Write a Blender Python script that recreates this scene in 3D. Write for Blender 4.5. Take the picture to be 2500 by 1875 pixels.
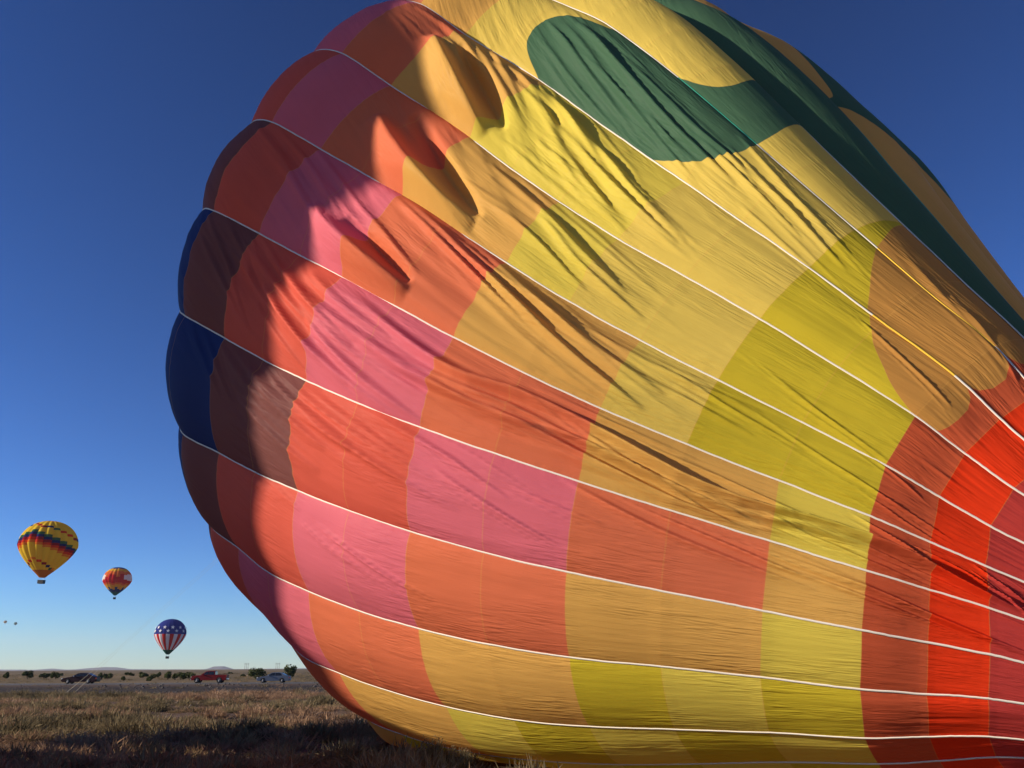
import bpy, bmesh, math, random
import numpy as np
from mathutils import Vector, Matrix, noise

for o in list(bpy.data.objects):
    bpy.data.objects.remove(o, do_unlink=True)
scene = bpy.context.scene
COL = scene.collection
random.seed(7)
RNG = np.random.default_rng(7)

# ------------------------------------------------------------------ camera
PITCH, ROLL, EYE = 0.34161, 0.0052, 1.6
cp, sp, cr, sr = math.cos(PITCH), math.sin(PITCH), math.cos(ROLL), math.sin(ROLL)
X0, U0, F0 = Vector((1, 0, 0)), Vector((0, -sp, cp)), Vector((0, cp, sp))
cam_right = X0 * cr - U0 * sr
cam_up = X0 * sr + U0 * cr
cam_data = bpy.data.cameras.new("camera")
cam = bpy.data.objects.new("camera", cam_data)
COL.objects.link(cam)
cam_data.sensor_width = 36.0
cam_data.lens = 36.0 * 1950 / 2500
cam_data.clip_start = 0.1
cam_data.clip_end = 40000
m = Matrix((cam_right, cam_up, -F0)).transposed().to_4x4()
m.translation = Vector((0, 0, EYE))
cam.matrix_world = m
scene.camera = cam

# ------------------------------------------------------------------ sky, sun, exposure
SUN_AZ, SUN_EL = math.radians(257), math.radians(20)   # azimuth clockwise from +Y
sun_dir = Vector((math.sin(SUN_AZ) * math.cos(SUN_EL), math.cos(SUN_AZ) * math.cos(SUN_EL), math.sin(SUN_EL)))
world = bpy.data.worlds.new("World")
scene.world = world
world.use_nodes = True
wn = world.node_tree
for n in list(wn.nodes):
    wn.nodes.remove(n)
wo = wn.nodes.new("ShaderNodeOutputWorld")
bg = wn.nodes.new("ShaderNodeBackground")
sky = wn.nodes.new("ShaderNodeTexSky")
sky.sky_type = 'NISHITA'
sky.sun_disc = False
sky.sun_elevation = SUN_EL
sky.sun_rotation = SUN_AZ
sky.altitude = 1600
sky.air_density = 1.0
sky.dust_density = 0.1
sky.ozone_density = 5.8
bg.inputs[1].default_value = 0.0375
skg = wn.nodes.new("ShaderNodeGamma")        # contrast of the clear desert sky as the camera recorded it
skg.inputs[1].default_value = 1.55
wn.links.new(sky.outputs[0], skg.inputs[0])
wn.links.new(skg.outputs[0], bg.inputs[0])
wn.links.new(bg.outputs[0], wo.inputs[0])

sd = bpy.data.lights.new("sun", 'SUN')
sd.energy = 5.0
sd.angle = math.radians(0.55)
sd.color = (1.0, 0.86, 0.68)
sun = bpy.data.objects.new("sun", sd)
COL.objects.link(sun)
sun.rotation_euler = sun_dir.to_track_quat('Z', 'Y').to_euler()
sun.location = sun_dir * 300

scene.view_settings.view_transform = 'Standard'
scene.view_settings.look = 'None'
scene.view_settings.exposure = 0.62
scene.view_settings.gamma = 1.0
scene.view_settings.use_curve_mapping = False
scene.render.engine = 'CYCLES'
scene.cycles.use_denoising = True
scene.cycles.max_bounces = 8
scene.cycles.diffuse_bounces = 5
scene.cycles.transmission_bounces = 6
scene.cycles.volume_bounces = 0
scene.cycles.sample_clamp_indirect = 4.0

# ------------------------------------------------------------------ helpers
def empty(name, loc=(0, 0, 0), rz=0.0):
    o = bpy.data.objects.new(name, None)
    o.location = loc
    o.rotation_euler = (0, 0, rz)
    COL.objects.link(o)
    return o

def tag(o, label=None, cat=None, group=None, kind=None):
    if label: o["label"] = label
    if cat: o["category"] = cat
    if group: o["group"] = group
    if kind: o["kind"] = kind
    return o

def link(name, me, mats=None, parent=None, smooth=True):
    if mats is not None:
        if not isinstance(mats, (list, tuple)): mats = [mats]
        for mm in mats: me.materials.append(mm)
    o = bpy.data.objects.new(name, me)
    COL.objects.link(o)
    if parent is not None: o.parent = parent
    if smooth and len(me.polygons):
        me.polygons.foreach_set("use_smooth", np.ones(len(me.polygons), bool))
    return o

def np_mesh(name, V, F):
    """V (n,3); F (m,3|4) arrays -> mesh, fast"""
    V = np.asarray(V, np.float32); F = np.asarray(F, np.int32)
    me = bpy.data.meshes.new(name)
    me.vertices.add(len(V)); me.vertices.foreach_set("co", V.ravel())
    k = F.shape[1]
    me.loops.add(F.size); me.loops.foreach_set("vertex_index", F.ravel())
    me.polygons.add(len(F))
    me.polygons.foreach_set("loop_start", np.arange(0, F.size, k, dtype=np.int32))
    me.update(calc_edges=True)
    return me

class MB:
    """collects simple shapes into one mesh"""
    def __init__(s): s.v = []; s.f = []; s.m = []
    def add(s, verts, faces, mi=0):
        b = len(s.v); s.v += [tuple(p) for p in verts]
        s.f += [tuple(b + i for i in f) for f in faces]; s.m += [mi] * len(faces)
    def box(s, c, d, mi=0, taper=1.0):
        x, y, z = c; a, b, h = d[0] / 2, d[1] / 2, d[2] / 2
        vs = [(x + sx * a * (taper if sz > 0 else 1), y + sy * b * (taper if sz > 0 else 1), z + sz * h) for sz in (-1, 1) for sx, sy in ((-1, -1), (1, -1), (1, 1), (-1, 1))]
        s.add(vs, [(3, 2, 1, 0), (4, 5, 6, 7), (0, 1, 5, 4), (1, 2, 6, 5), (2, 3, 7, 6), (3, 0, 4, 7)], mi)
    def tube(s, pts, r, n=6, mi=0, cap=True):
        pts = [Vector(p) for p in pts]; rs = r if isinstance(r, (list, tuple)) else [r] * len(pts)
        rings = []
        up = Vector((0, 0, 1))
        for i, p in enumerate(pts):
            d = (pts[min(i + 1, len(pts) - 1)] - pts[max(i - 1, 0)])
            d = d.normalized() if d.length > 1e-9 else Vector((0, 0, 1))
            a = d.cross(up if abs(d.z) < 0.95 else Vector((1, 0, 0))).normalized(); b = d.cross(a)
            rings.append([p + (a * math.cos(2 * math.pi * k / n) + b * math.sin(2 * math.pi * k / n)) * rs[i] for k in range(n)])
        vs = [q for ring in rings for q in ring]; fs = []
        for i in range(len(pts) - 1):
            for k in range(n):
                fs.append((i * n + k, i * n + (k + 1) % n, (i + 1) * n + (k + 1) % n, (i + 1) * n + k))
        if cap: fs += [tuple(range(n - 1, -1, -1)), tuple((len(pts) - 1) * n + k for k in range(n))]
        s.add(vs, fs, mi)
    def build(s, name, mats, parent=None, smooth=False):
        me = bpy.data.meshes.new(name); me.from_pydata(s.v, [], s.f)
        o = link(name, me, mats, parent, smooth)
        if any(s.m): me.polygons.foreach_set("material_index", s.m)
        return o

def nodes(name):
    mt = bpy.data.materials.new(name); mt.use_nodes = True
    nt = mt.node_tree
    for n in list(nt.nodes): nt.nodes.remove(n)
    out = nt.nodes.new("ShaderNodeOutputMaterial")
    def N(t, **kw):
        n = nt.nodes.new(t)
        for k, v in kw.items():
            if k.startswith("i_"): n.inputs[k[2:].replace("_", " ")].default_value = v
            else: setattr(n, k, v)
        return n
    return mt, nt, out, N, nt.links.new

def simple(name, col, rough=0.6, metal=0.0, spec=0.5, var=0.0, scale=5.0, coat=0.0):
    mt, nt, out, N, L = nodes(name)
    p = N("ShaderNodeBsdfPrincipled")
    p.inputs["Roughness"].default_value = rough; p.inputs["Metallic"].default_value = metal
    p.inputs["Specular IOR Level"].default_value = spec; p.inputs["Coat Weight"].default_value = coat
    p.inputs["Base Color"].default_value = (*col, 1)
    if var:
        tc = N("ShaderNodeTexCoord"); nz = N("ShaderNodeTexNoise", i_Scale=scale, i_Detail=4.0)
        mx = N("ShaderNodeMix", data_type='RGBA'); mx.inputs[6].default_value = (*[c * (1 - var) for c in col], 1); mx.inputs[7].default_value = (*[min(1, c * (1 + var)) for c in col], 1)
        L(tc.outputs["Object"], nz.inputs["Vector"]); L(nz.outputs[0], mx.inputs[0]); L(mx.outputs[2], p.inputs["Base Color"])
    L(p.outputs[0], out.inputs[0])
    return mt

# ------------------------------------------------------------------ the big balloon lying on its side
LAT = np.array([-217,2687,1184,-247,2595,1298,-266,2489,1407,-275,2372,1508,-273,2243,1595,-260,2106,1668,-235,1962,1722,-197,1814,1754,-148,1672,1747,-88,1535,1714,-16,1412,1650,54,1360,1551,117,1303,1458,182,1240,1354,246,1189,1238,308,1141,1119,370,1098,999,436,1063,881,507,1033,765,575,1005,654,635,975,555,669,964,487,701,949,427,740,940,372,776,931,322,810,918,280,841,896,248,-217,2687,1184,-271,2587,1283,-313,2475,1378,-348,2347,1468,-371,2208,1546,-382,2061,1609,-379,1907,1655,-360,1749,1679,-327,1600,1661,-277,1461,1617,-195,1363,1524,-94,1341,1418,-9,1307,1324,70,1258,1218,143,1208,1107,213,1155,998,281,1105,895,352,1063,797,428,1028,700,505,1000,603,575,975,515,617,967,454,657,956,398,702,946,348,745,934,302,784,917,262,817,891,232,-217,2687,1184,-295,2584,1262,-362,2468,1335,-421,2335,1403,-468,2193,1461,-500,2043,1505,-515,1887,1534,-511,1729,1543,-487,1581,1516,-442,1444,1467,-354,1348,1378,-244,1331,1280,-155,1302,1192,-76,1258,1097,0,1210,997,82,1164,898,171,1120,801,263,1080,713,354,1043,627,443,1014,542,522,990,465,572,983,413,618,972,366,669,961,320,716,943,278,759,919,240,794,889,210,-217,2687,1184,-316,2584,1236,-402,2469,1285,-480,2339,1326,-545,2199,1359,-593,2052,1380,-621,1898,1388,-628,1743,1382,-612,1597,1345,-570,1462,1291,-488,1358,1213,-375,1329,1126,-282,1291,1045,-194,1242,960,-103,1195,870,-8,1156,780,90,1124,694,190,1093,616,291,1062,542,392,1033,470,481,1007,404,538,999,361,589,988,322,645,974,283,696,952,246,740,924,212,776,889,184,-217,2687,1184,-332,2589,1208,-434,2479,1229,-525,2356,1242,-602,2223,1247,-662,2082,1243,-701,1934,1230,-717,1784,1207,-708,1642,1159,-670,1509,1100,-597,1397,1030,-485,1352,951,-388,1302,876,-294,1247,802,-194,1197,724,-91,1156,649,17,1122,577,127,1095,512,241,1069,450,353,1041,392,453,1011,339,517,1000,305,573,988,274,632,974,241,684,952,210,729,924,181,764,890,154,-217,2687,1184,-338,2601,1179,-447,2502,1171,-543,2392,1156,-626,2269,1134,-692,2136,1106,-737,1997,1070,-758,1854,1029,-755,1716,968,-720,1586,901,-656,1467,831,-549,1411,758,-450,1351,689,-353,1290,627,-249,1227,565,-140,1172,507,-25,1126,453,92,1091,404,211,1063,357,330,1035,312,435,1005,271,503,994,247,563,981,224,623,967,199,676,948,174,721,924,148,756,893,123,-217,2687,1184,-339,2616,1151,-448,2532,1115,-544,2436,1072,-630,2326,1023,-698,2206,969,-745,2077,910,-766,1942,848,-763,1810,768,-728,1682,688,-668,1562,612,-566,1497,554,-470,1430,500,-371,1364,451,-264,1290,402,-155,1222,357,-41,1163,317,74,1116,284,194,1078,255,314,1044,227,421,1010,201,492,997,186,554,981,172,616,966,154,670,949,135,717,928,115,753,900,91,-217,2687,1184,-330,2634,1128,-431,2568,1070,-519,2489,1006,-602,2393,934,-666,2287,858,-709,2171,781,-727,2047,704,-723,1922,613,-688,1799,527,-633,1678,446,-543,1600,387,-458,1525,332,-362,1458,290,-256,1377,251,-147,1298,219,-36,1227,193,78,1169,174,195,1120,161,312,1076,148,419,1035,134,489,1016,129,550,996,124,612,978,113,669,960,100,718,939,84,755,912,62,-217,2687,1184,-315,2653,1112,-401,2605,1037,-475,2544,958,-549,2465,866,-605,2374,772,-640,2272,679,-651,2160,589,-644,2044,486,-606,1927,395,-559,1810,307,-484,1726,243,-413,1647,186,-323,1575,153,-216,1484,124,-109,1394,102,0,1311,87,108,1242,81,219,1182,81,331,1127,80,433,1076,77,500,1050,80,558,1024,82,619,1002,76,676,980,69,725,956,56,763,927,36,-217,2687,1184,-293,2671,1105,-357,2642,1024,-409,2598,940,-468,2537,832,-510,2463,725,-533,2375,620,-532,2275,522,-517,2169,410,-474,2058,314,-427,1943,214,-364,1856,135,-303,1771,67,-217,1694,39,-126,1596,23,-36,1500,16,62,1410,15,163,1331,20,267,1260,29,372,1192,38,467,1130,42,529,1095,49,583,1062,56,641,1035,55,694,1006,49,741,977,36,778,946,15,-217,2687,1184,-271,2687,1104,-314,2672,1022,-345,2644,937,-385,2601,818,-410,2543,701,-417,2470,588,-403,2381,483,-380,2285,363,-332,2179,263,-287,2071,148,-237,1984,46,-186,1899,-41,-109,1815,-65,-24,1708,-74,59,1601,-74,148,1500,-67,239,1410,-52,333,1328,-33,428,1250,-15,514,1177,-3,568,1134,13,616,1094,26,669,1062,30,718,1029,27,763,998,17,799,966,-4,-217,2687,1184,-256,2700,1099,-282,2698,1012,-298,2682,922,-319,2656,795,-327,2614,670,-318,2554,550,-292,2477,440,-258,2390,314,-204,2289,211,-154,2187,90,-99,2104,-20,-47,2021,-112,22,1930,-133,100,1815,-140,176,1699,-136,255,1588,-124,334,1488,-103,415,1395,-78,497,1307,-53,572,1225,-34,618,1174,-12,657,1126,8,704,1089,14,749,1053,13,789,1018,4,824,986,-16,-217,2687,1184,-240,2714,1092,-252,2725,998,-253,2722,901,-253,2712,768,-240,2685,638,-215,2638,514,-176,2571,401,-130,2493,273,-69,2397,168,-9,2300,49,54,2218,-56,112,2135,-143,173,2038,-162,241,1915,-168,308,1791,-164,375,1671,-150,441,1561,-127,508,1459,-98,575,1361,-71,637,1270,-49,672,1212,-23,703,1157,0,744,1115,8,782,1075,8,819,1038,-1,852,1005,-21,-217,2687,1184,-222,2730,1080,-215,2759,975,-200,2771,867,-176,2777,732,-142,2765,600,-98,2731,473,-44,2674,357,16,2604,230,83,2512,126,154,2415,18,224,2327,-63,286,2238,-132,338,2134,-148,395,2004,-156,450,1874,-154,503,1745,-142,554,1627,-120,605,1516,-93,657,1410,-67,705,1310,-45,729,1245,-19,751,1184,5,784,1138,11,817,1096,11,849,1056,2,882,1023,-19,-217,2687,1184,-197,2750,1071,-166,2798,957,-126,2829,840,-76,2850,708,-19,2851,578,46,2829,452,117,2783,336,191,2719,213,266,2630,111,342,2529,20,408,2426,-33,466,2324,-78,507,2213,-94,552,2078,-106,593,1941,-108,632,1806,-102,667,1681,-85,702,1563,-62,738,1449,-41,772,1343,-23,786,1273,0,797,1207,20,823,1158,24,851,1113,22,880,1072,12,911,1038,-9,-217,2687,1184,-164,2771,1068,-100,2841,950,-29,2893,828,49,2927,705,132,2939,582,220,2929,462,311,2892,350,398,2833,234,480,2747,137,553,2636,62,601,2509,38,641,2387,16,671,2269,-2,703,2130,-20,730,1990,-30,754,1851,-31,774,1720,-23,794,1597,-9,816,1478,4,837,1368,14,839,1294,31,841,1225,46,861,1173,47,883,1126,41,908,1084,29,938,1049,8,-217,2687,1184,-137,2776,1090,-47,2850,993,49,2907,893,151,2945,790,257,2962,685,365,2955,582,472,2922,483,571,2865,378,660,2780,286,734,2669,212,770,2542,180,799,2419,150,819,2298,123,840,2159,96,854,2017,76,864,1876,64,871,1743,61,877,1616,63,885,1495,65,894,1382,65,887,1306,74,880,1235,82,894,1182,77,911,1134,68,934,1091,53,963,1056,31,-217,2687,1184,-115,2776,1116,-3,2850,1046,115,2907,971,237,2945,892,362,2962,810,487,2955,727,608,2921,644,717,2864,551,812,2779,466,886,2668,393,912,2543,351,932,2421,312,944,2300,275,955,2161,237,958,2021,205,957,1880,180,952,1747,163,946,1620,151,944,1498,139,942,1386,127,927,1310,126,912,1238,124,921,1185,113,935,1137,99,954,1094,82,983,1059,58,-217,2687,1184,-97,2771,1146,31,2840,1106,165,2891,1059,303,2925,1007,443,2937,950,580,2926,889,712,2889,825,829,2830,746,928,2744,668,1003,2633,596,1021,2511,543,1033,2393,493,1039,2273,444,1042,2138,394,1037,2000,349,1026,1864,310,1012,1733,277,998,1608,249,987,1488,222,978,1379,197,956,1304,184,936,1234,172,941,1182,154,952,1134,135,970,1092,113,998,1057,89,-217,2687,1184,-87,2761,1178,53,2820,1168,198,2862,1152,346,2886,1128,494,2890,1098,640,2871,1061,778,2828,1016,900,2765,951,1002,2676,882,1078,2564,810,1090,2449,746,1097,2336,684,1099,2219,623,1096,2090,561,1086,1958,502,1069,1827,447,1049,1702,398,1030,1581,353,1014,1466,310,1000,1361,270,974,1290,246,951,1223,223,953,1173,198,962,1127,172,978,1086,147,1006,1051,122,-217,2687,1184,-76,2750,1211,71,2796,1233,224,2827,1248,379,2840,1254,533,2832,1250,683,2804,1237,825,2753,1213,949,2683,1162,1052,2590,1100,1128,2478,1030,1138,2372,954,1144,2267,882,1147,2154,809,1141,2032,733,1125,1907,660,1105,1783,589,1077,1662,522,1049,1545,459,1024,1433,398,1002,1331,342,973,1264,305,946,1201,271,947,1154,239,956,1110,208,972,1070,179,999,1036,152,-217,2687,1184,-75,2733,1244,72,2762,1297,223,2776,1342,378,2773,1378,530,2751,1400,679,2709,1410,821,2647,1404,943,2569,1367,1046,2472,1313,1121,2360,1244,1132,2262,1158,1139,2166,1076,1144,2059,992,1137,1945,903,1122,1829,816,1102,1715,730,1071,1602,644,1042,1494,561,1015,1390,482,990,1295,409,961,1235,360,934,1176,315,936,1133,275,945,1092,239,962,1055,206,990,1021,179,-217,2687,1184,-83,2712,1274,55,2720,1356,198,2714,1429,345,2692,1490,489,2653,1536,632,2596,1566,768,2521,1578,886,2433,1553,986,2331,1506,1061,2218,1437,1075,2130,1343,1085,2043,1252,1095,1943,1158,1091,1839,1059,1079,1733,958,1063,1630,858,1036,1529,755,1010,1431,654,987,1338,557,965,1254,468,939,1201,408,915,1150,352,920,1111,306,930,1073,265,948,1038,229,976,1005,201,-217,2687,1184,-98,2688,1302,25,2674,1408,154,2646,1505,288,2603,1589,419,2545,1655,549,2471,1703,676,2382,1730,787,2285,1715,882,2176,1673,957,2063,1605,977,1985,1504,993,1906,1407,1009,1814,1306,1011,1720,1196,1006,1626,1084,997,1535,972,977,1447,852,959,1362,734,943,1281,620,926,1209,516,906,1164,445,887,1121,380,895,1087,329,909,1053,284,929,1021,245,957,989,216,-217,2687,1184,-120,2663,1323,-19,2625,1448,89,2574,1562,202,2510,1664,315,2432,1744,429,2341,1805,542,2238,1843,643,2130,1835,733,2016,1798,807,1901,1731,834,1831,1626,857,1760,1525,882,1675,1418,893,1592,1301,898,1510,1180,899,1431,1060,892,1357,926,887,1287,794,883,1221,667,878,1161,550,866,1126,472,855,1091,400,868,1062,345,885,1033,297,908,1003,257,937,972,227,-217,2687,1184,-150,2639,1332,-77,2579,1466,4,2506,1590,91,2420,1700,181,2323,1788,275,2216,1856,371,2098,1900,460,1980,1897,544,1860,1863,617,1743,1798,653,1680,1692,684,1615,1589,718,1536,1480,741,1463,1357,758,1392,1232,774,1325,1105,784,1266,965,798,1211,827,812,1159,694,823,1112,573,822,1085,492,821,1057,417,840,1034,360,862,1010,309,887,984,267,917,955,237,-217,2687,1184,-184,2619,1328,-142,2540,1461,-92,2448,1583,-34,2345,1691,31,2232,1780,102,2110,1848,179,1980,1892,255,1852,1891,331,1725,1859,403,1605,1796,449,1546,1691,490,1484,1590,533,1411,1479,570,1348,1356,602,1287,1229,633,1230,1101,665,1183,965,700,1139,831,734,1098,701,764,1060,584,775,1040,505,786,1018,433,811,1000,374,838,982,323,866,961,280,896,935,249,-217,2687,1184,-217,2607,1312,-206,2513,1433,-186,2408,1544,-157,2292,1642,-118,2166,1724,-70,2032,1786,-12,1893,1825,50,1757,1822,119,1624,1791,189,1500,1731,246,1444,1629,298,1385,1530,352,1317,1421,403,1261,1301,450,1207,1176,497,1158,1051,547,1117,927,602,1080,804,655,1045,686,700,1010,581,724,994,508,745,976,443,778,963,385,809,951,334,839,935,290,870,911,259], float).reshape(28, 27, 3) / 100.0     # 28 load tapes x 27 seam rings (crown first), metres
NG, V0 = 28, -10
FOLDS = [[0.31,0.16,[(4.05,3.0),(4.15,3.88),(4.25,4.45),(4.3,4.92),(4.38,5.47),(4.28,5.67),(4.25,6.08),(4.25,6.5),(4.33,7.08),(4.42,7.6),(4.53,8.1),(4.7,8.75),(4.38,9.53),(4.38,10.03),(4.58,10.93),(4.72,11.88),(4.83,12.53)]],[0.2,0.12,[(4.28,2.65),(4.38,3.35),(4.45,3.83),(4.47,4.33),(4.58,4.85),(4.6,5.47),(4.5,5.97),(4.65,6.5),(4.67,6.95),(4.75,7.45),(4.85,8.0),(4.92,8.62)]],[0.16,0.13,[(3.17,5.22),(3.25,5.92),(3.38,6.5),(3.45,7.03)]],[0.16,0.12,[(3.27,5.0),(3.45,5.83),(3.6,6.45),(3.7,6.92)]],[0.1,0.08,[(3.23,6.5),(3.23,7.1),(3.27,7.6),(3.2,8.03)]],[0.16,0.14,[(2.17,4.03),(2.23,4.8),(2.38,5.53),(2.48,6.03)]],[0.1,0.09,[(2.58,4.35),(2.58,4.75),(2.62,5.2),(2.7,5.58)]],[0.12,0.09,[(2.42,5.25),(2.58,5.72),(2.62,6.12),(2.67,6.38)]],[0.1,0.08,[(1.65,4.3),(1.68,4.97),(1.75,5.4)]],[0.09,0.07,[(1.68,4.58),(1.8,5.15),(1.82,5.47)]],[0.12,0.1,[(1.5,4.97),(1.6,5.62),(1.65,6.1)]],[0.12,0.09,[(1.35,5.03),(1.5,5.75),(1.55,6.17)]],[0.08,0.07,[(1.85,3.7),(1.88,4.22),(1.9,4.78),(1.93,5.2)]],[0.08,0.08,[(0.38,6.42),(0.45,6.88),(0.53,7.4),(0.6,7.8)]],[0.07,0.07,[(0.17,6.45),(0.25,6.92),(0.35,7.38),(0.38,7.67)]],[0.08,0.07,[(0.53,6.05),(0.55,6.45),(0.6,6.85),(0.65,7.17)]],[0.5,0.36,[(1.32,0.8),(1.55,1.48),(1.75,2.33),(1.9,3.2)]],[-0.3,0.22,[(1.23,1.32),(1.45,2.12),(1.57,2.88),(1.73,3.42)]],[0.12,0.12,[(1.1,1.45),(1.32,2.38),(1.5,3.17)]],[0.16,0.13,[(1.12,3.25),(1.23,4.1),(1.35,5.0)]],[0.1,0.1,[(1.07,1.85),(1.1,2.52),(1.18,3.15)]],[0.14,0.1,[(1.12,0.47),(1.1,0.9),(1.15,1.3),(1.25,1.7)]],[0.05,0.05,[(1.35,0.3),(1.35,0.45),(1.38,0.62)]],[0.05,0.05,[(1.4,0.07),(1.43,0.23),(1.45,0.35)]],[0.52,0.38,[(2.42,1.4),(2.67,2.3),(2.8,3.08),(2.9,3.73),(2.85,4.3)]],[-0.32,0.24,[(2.17,1.9),(2.38,2.73),(2.52,3.38),(2.65,3.98),(2.75,4.35)]],[0.42,0.3,[(3.55,1.75),(3.67,2.45),(3.75,3.08),(3.77,3.65),(3.83,4.15)]],[-0.26,0.18,[(3.5,2.55),(3.58,3.15),(3.65,3.67),(3.73,4.12)]],[0.07,0.05,[(3.4,2.33),(3.5,2.88),(3.58,3.33),(3.62,3.58)]],[0.09,0.06,[(3.35,2.75),(3.42,3.25),(3.52,3.65)]],[0.1,0.08,[(3.12,0.0),(3.25,0.53),(3.4,1.05),(3.52,1.6)]],[0.08,0.07,[(3.05,0.35),(3.17,0.93),(3.3,1.6),(3.45,2.17)]],[0.08,0.07,[(2.98,0.7),(3.12,1.43),(3.27,2.27)]],[0.07,0.06,[(4.03,-0.07),(4.22,0.53),(4.47,1.0),(4.65,1.35)]],[0.07,0.07,[(3.98,0.33),(4.2,0.85),(4.4,1.48)]],[0.08,0.07,[(3.08,3.15),(3.17,3.9),(3.3,4.55),(3.4,5.12)]],[0.14,0.1,[(3.05,3.45),(3.12,4.2),(3.25,4.83),(3.35,5.45)]],[0.08,0.06,[(3.08,4.12),(3.1,4.62),(3.2,5.2)]],[0.14,0.11,[(4.45,2.0),(4.55,2.45),(4.67,2.98),(4.75,3.33)]],[0.13,0.11,[(4.22,2.23),(4.33,2.77),(4.42,3.23)]],[0.1,0.08,[(4.12,2.65),(4.2,3.25),(4.25,3.73)]],[0.14,0.12,[(4.55,3.12),(4.67,3.65),(4.8,4.08),(4.85,4.5)]],[0.09,0.09,[(4.67,3.02),(4.78,3.5),(4.85,3.95),(4.92,4.33)]],[0.12,0.1,[(5.1,1.23),(5.22,1.82),(5.28,2.23)]],[0.12,0.1,[(5.05,1.45),(5.17,2.23),(5.28,3.08),(5.33,3.6)]],[0.09,0.08,[(5.12,2.42),(5.17,2.88),(5.22,3.2),(5.3,3.73),(5.4,4.17),(5.47,4.75),(5.55,5.17)]],[0.12,0.1,[(5.2,2.15),(5.33,2.9),(5.38,3.15)]],[0.12,0.12,[(5.42,1.98),(5.55,2.62),(5.62,3.05)]],[0.07,0.06,[(5.05,3.1),(5.12,3.75),(5.17,4.12),(5.22,4.45)]],[0.07,0.06,[(5.03,4.15),(5.05,4.7),(5.1,5.08),(5.17,5.58),(5.25,5.78)]],[0.07,0.07,[(4.33,0.33),(4.47,0.65),(4.6,1.02)]],[0.06,0.06,[(4.97,0.2),(5.12,0.5),(5.28,0.88)]],[0.06,0.06,[(5.03,0.57),(5.15,0.95),(5.28,1.2)]],[0.06,0.05,[(4.28,0.9),(4.4,1.57),(4.55,2.08)]],[0.09,0.08,[(4.17,1.12),(4.3,1.82),(4.38,2.27)]],[0.05,0.05,[(5.97,1.32),(6.05,1.88),(6.08,2.38)]],[0.06,0.05,[(5.97,2.12),(6.05,2.62)]],[0.08,0.08,[(4.42,6.92),(4.58,7.38),(4.65,7.8),(4.78,8.15)]],[0.06,0.05,[(5.38,5.58),(5.5,6.05),(5.6,6.42)]],[0.08,0.07,[(5.08,7.05),(5.2,7.58),(5.3,7.97),(5.35,8.38),(5.45,8.97)]],[0.08,0.05,[(5.08,7.72),(5.15,8.2),(5.22,8.65),(5.3,9.0)]],[0.07,0.06,[(3.45,7.2),(3.42,7.62),(3.48,8.05)]],[0.07,0.06,[(3.23,7.53),(3.25,8.0),(3.33,8.28),(3.35,8.6)]],[0.08,0.05,[(4.25,7.72),(4.28,8.22),(4.33,8.62),(4.38,9.0)]],[0.07,0.05,[(4.1,6.45),(4.1,6.83),(4.15,7.2),(4.15,7.62)]],[0.05,0.05,[(5.3,6.58),(5.33,6.83)]],[0.1,0.1,[(4.67,9.05),(4.75,9.47),(4.85,10.03),(4.95,10.9)]],[0.11,0.09,[(5.15,9.07),(5.2,9.57),(5.25,10.05),(5.45,10.95),(5.65,11.95),(5.75,12.47)]],[0.07,0.06,[(5.33,9.1),(5.35,9.6),(5.45,10.05),(5.6,10.93)]],[0.09,0.06,[(4.17,10.07),(4.3,10.5),(4.45,10.93)]],[0.08,0.05,[(4.28,10.93),(4.33,11.45),(4.47,11.95),(4.65,12.35)]],[0.07,0.04,[(4.2,11.95),(4.33,12.28),(4.5,12.53)]],[0.07,0.04,[(4.4,11.93),(4.58,12.25),(4.8,12.53)]],[0.05,0.04,[(3.58,10.12),(3.65,10.53),(3.7,10.88)]],[0.05,0.04,[(3.73,10.05),(3.85,10.45),(3.9,10.85)]],[0.07,0.05,[(6.25,3.75),(6.3,4.12),(6.4,4.5),(6.47,4.85)]],[0.04,0.04,[(6.3,3.42),(6.35,3.6),(6.38,3.83)]],[0.13,0.09,[(0.4,2.88),(0.62,3.95),(0.72,4.9),(0.85,5.65)]],[0.22,0.13,[(0.3,3.12),(0.47,4.33),(0.62,5.33),(0.65,6.08)]],[0.09,0.08,[(0.47,2.52),(0.7,3.65),(0.82,4.53)]],[0.13,0.11,[(0.3,4.08),(0.38,4.92),(0.47,5.7),(0.47,6.28)]],[0.07,0.06,[(0.68,2.65),(0.88,3.52),(0.93,4.3)]],[0.05,0.14,[(-0.2,8.75),(-0.07,9.28),(0.05,9.82)]],[0.07,0.08,[(0.88,7.1),(0.93,7.5),(0.97,7.83)]],[0.09,0.09,[(1.02,3.15),(1.27,4.22),(1.43,5.0)]],[0.08,0.08,[(1.32,3.4),(1.55,4.33),(1.68,5.1)]],[0.05,0.1,[(-0.17,9.45),(-0.07,9.78),(0.0,10.07)]],[0.05,0.06,[(2.62,8.53),(2.8,9.15),(2.9,9.85)]],[0.05,0.05,[(3.27,8.8),(3.38,9.32),(3.55,10.0)]],[0.05,0.05,[(2.83,8.93),(2.88,9.6),(3.1,10.22)]],[0.06,0.05,[(1.25,9.07),(1.3,9.38),(1.4,9.8)]],[0.05,0.05,[(2.58,10.07),(2.58,10.5),(2.6,10.9)]]]
ART = {}

def catmull_v(P, v):
    """P (...,27,3) sampled at ring coordinate v (array)"""
    t = np.clip(np.asarray(v, float) - V0, 0, P.shape[-2] - 1.0001)
    i = np.floor(t).astype(int); f = (t - i)[:, None]
    g = lambda k: P[..., np.clip(i + k, 0, P.shape[-2] - 1), :]
    a, b, c, d = g(-1), g(0), g(1), g(2)
    return 0.5 * ((2 * b) + (-a + c) * f + (2 * a - 5 * b + 4 * c - d) * f ** 2 + (-a + 3 * b - 3 * c + d) * f ** 3)

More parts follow.
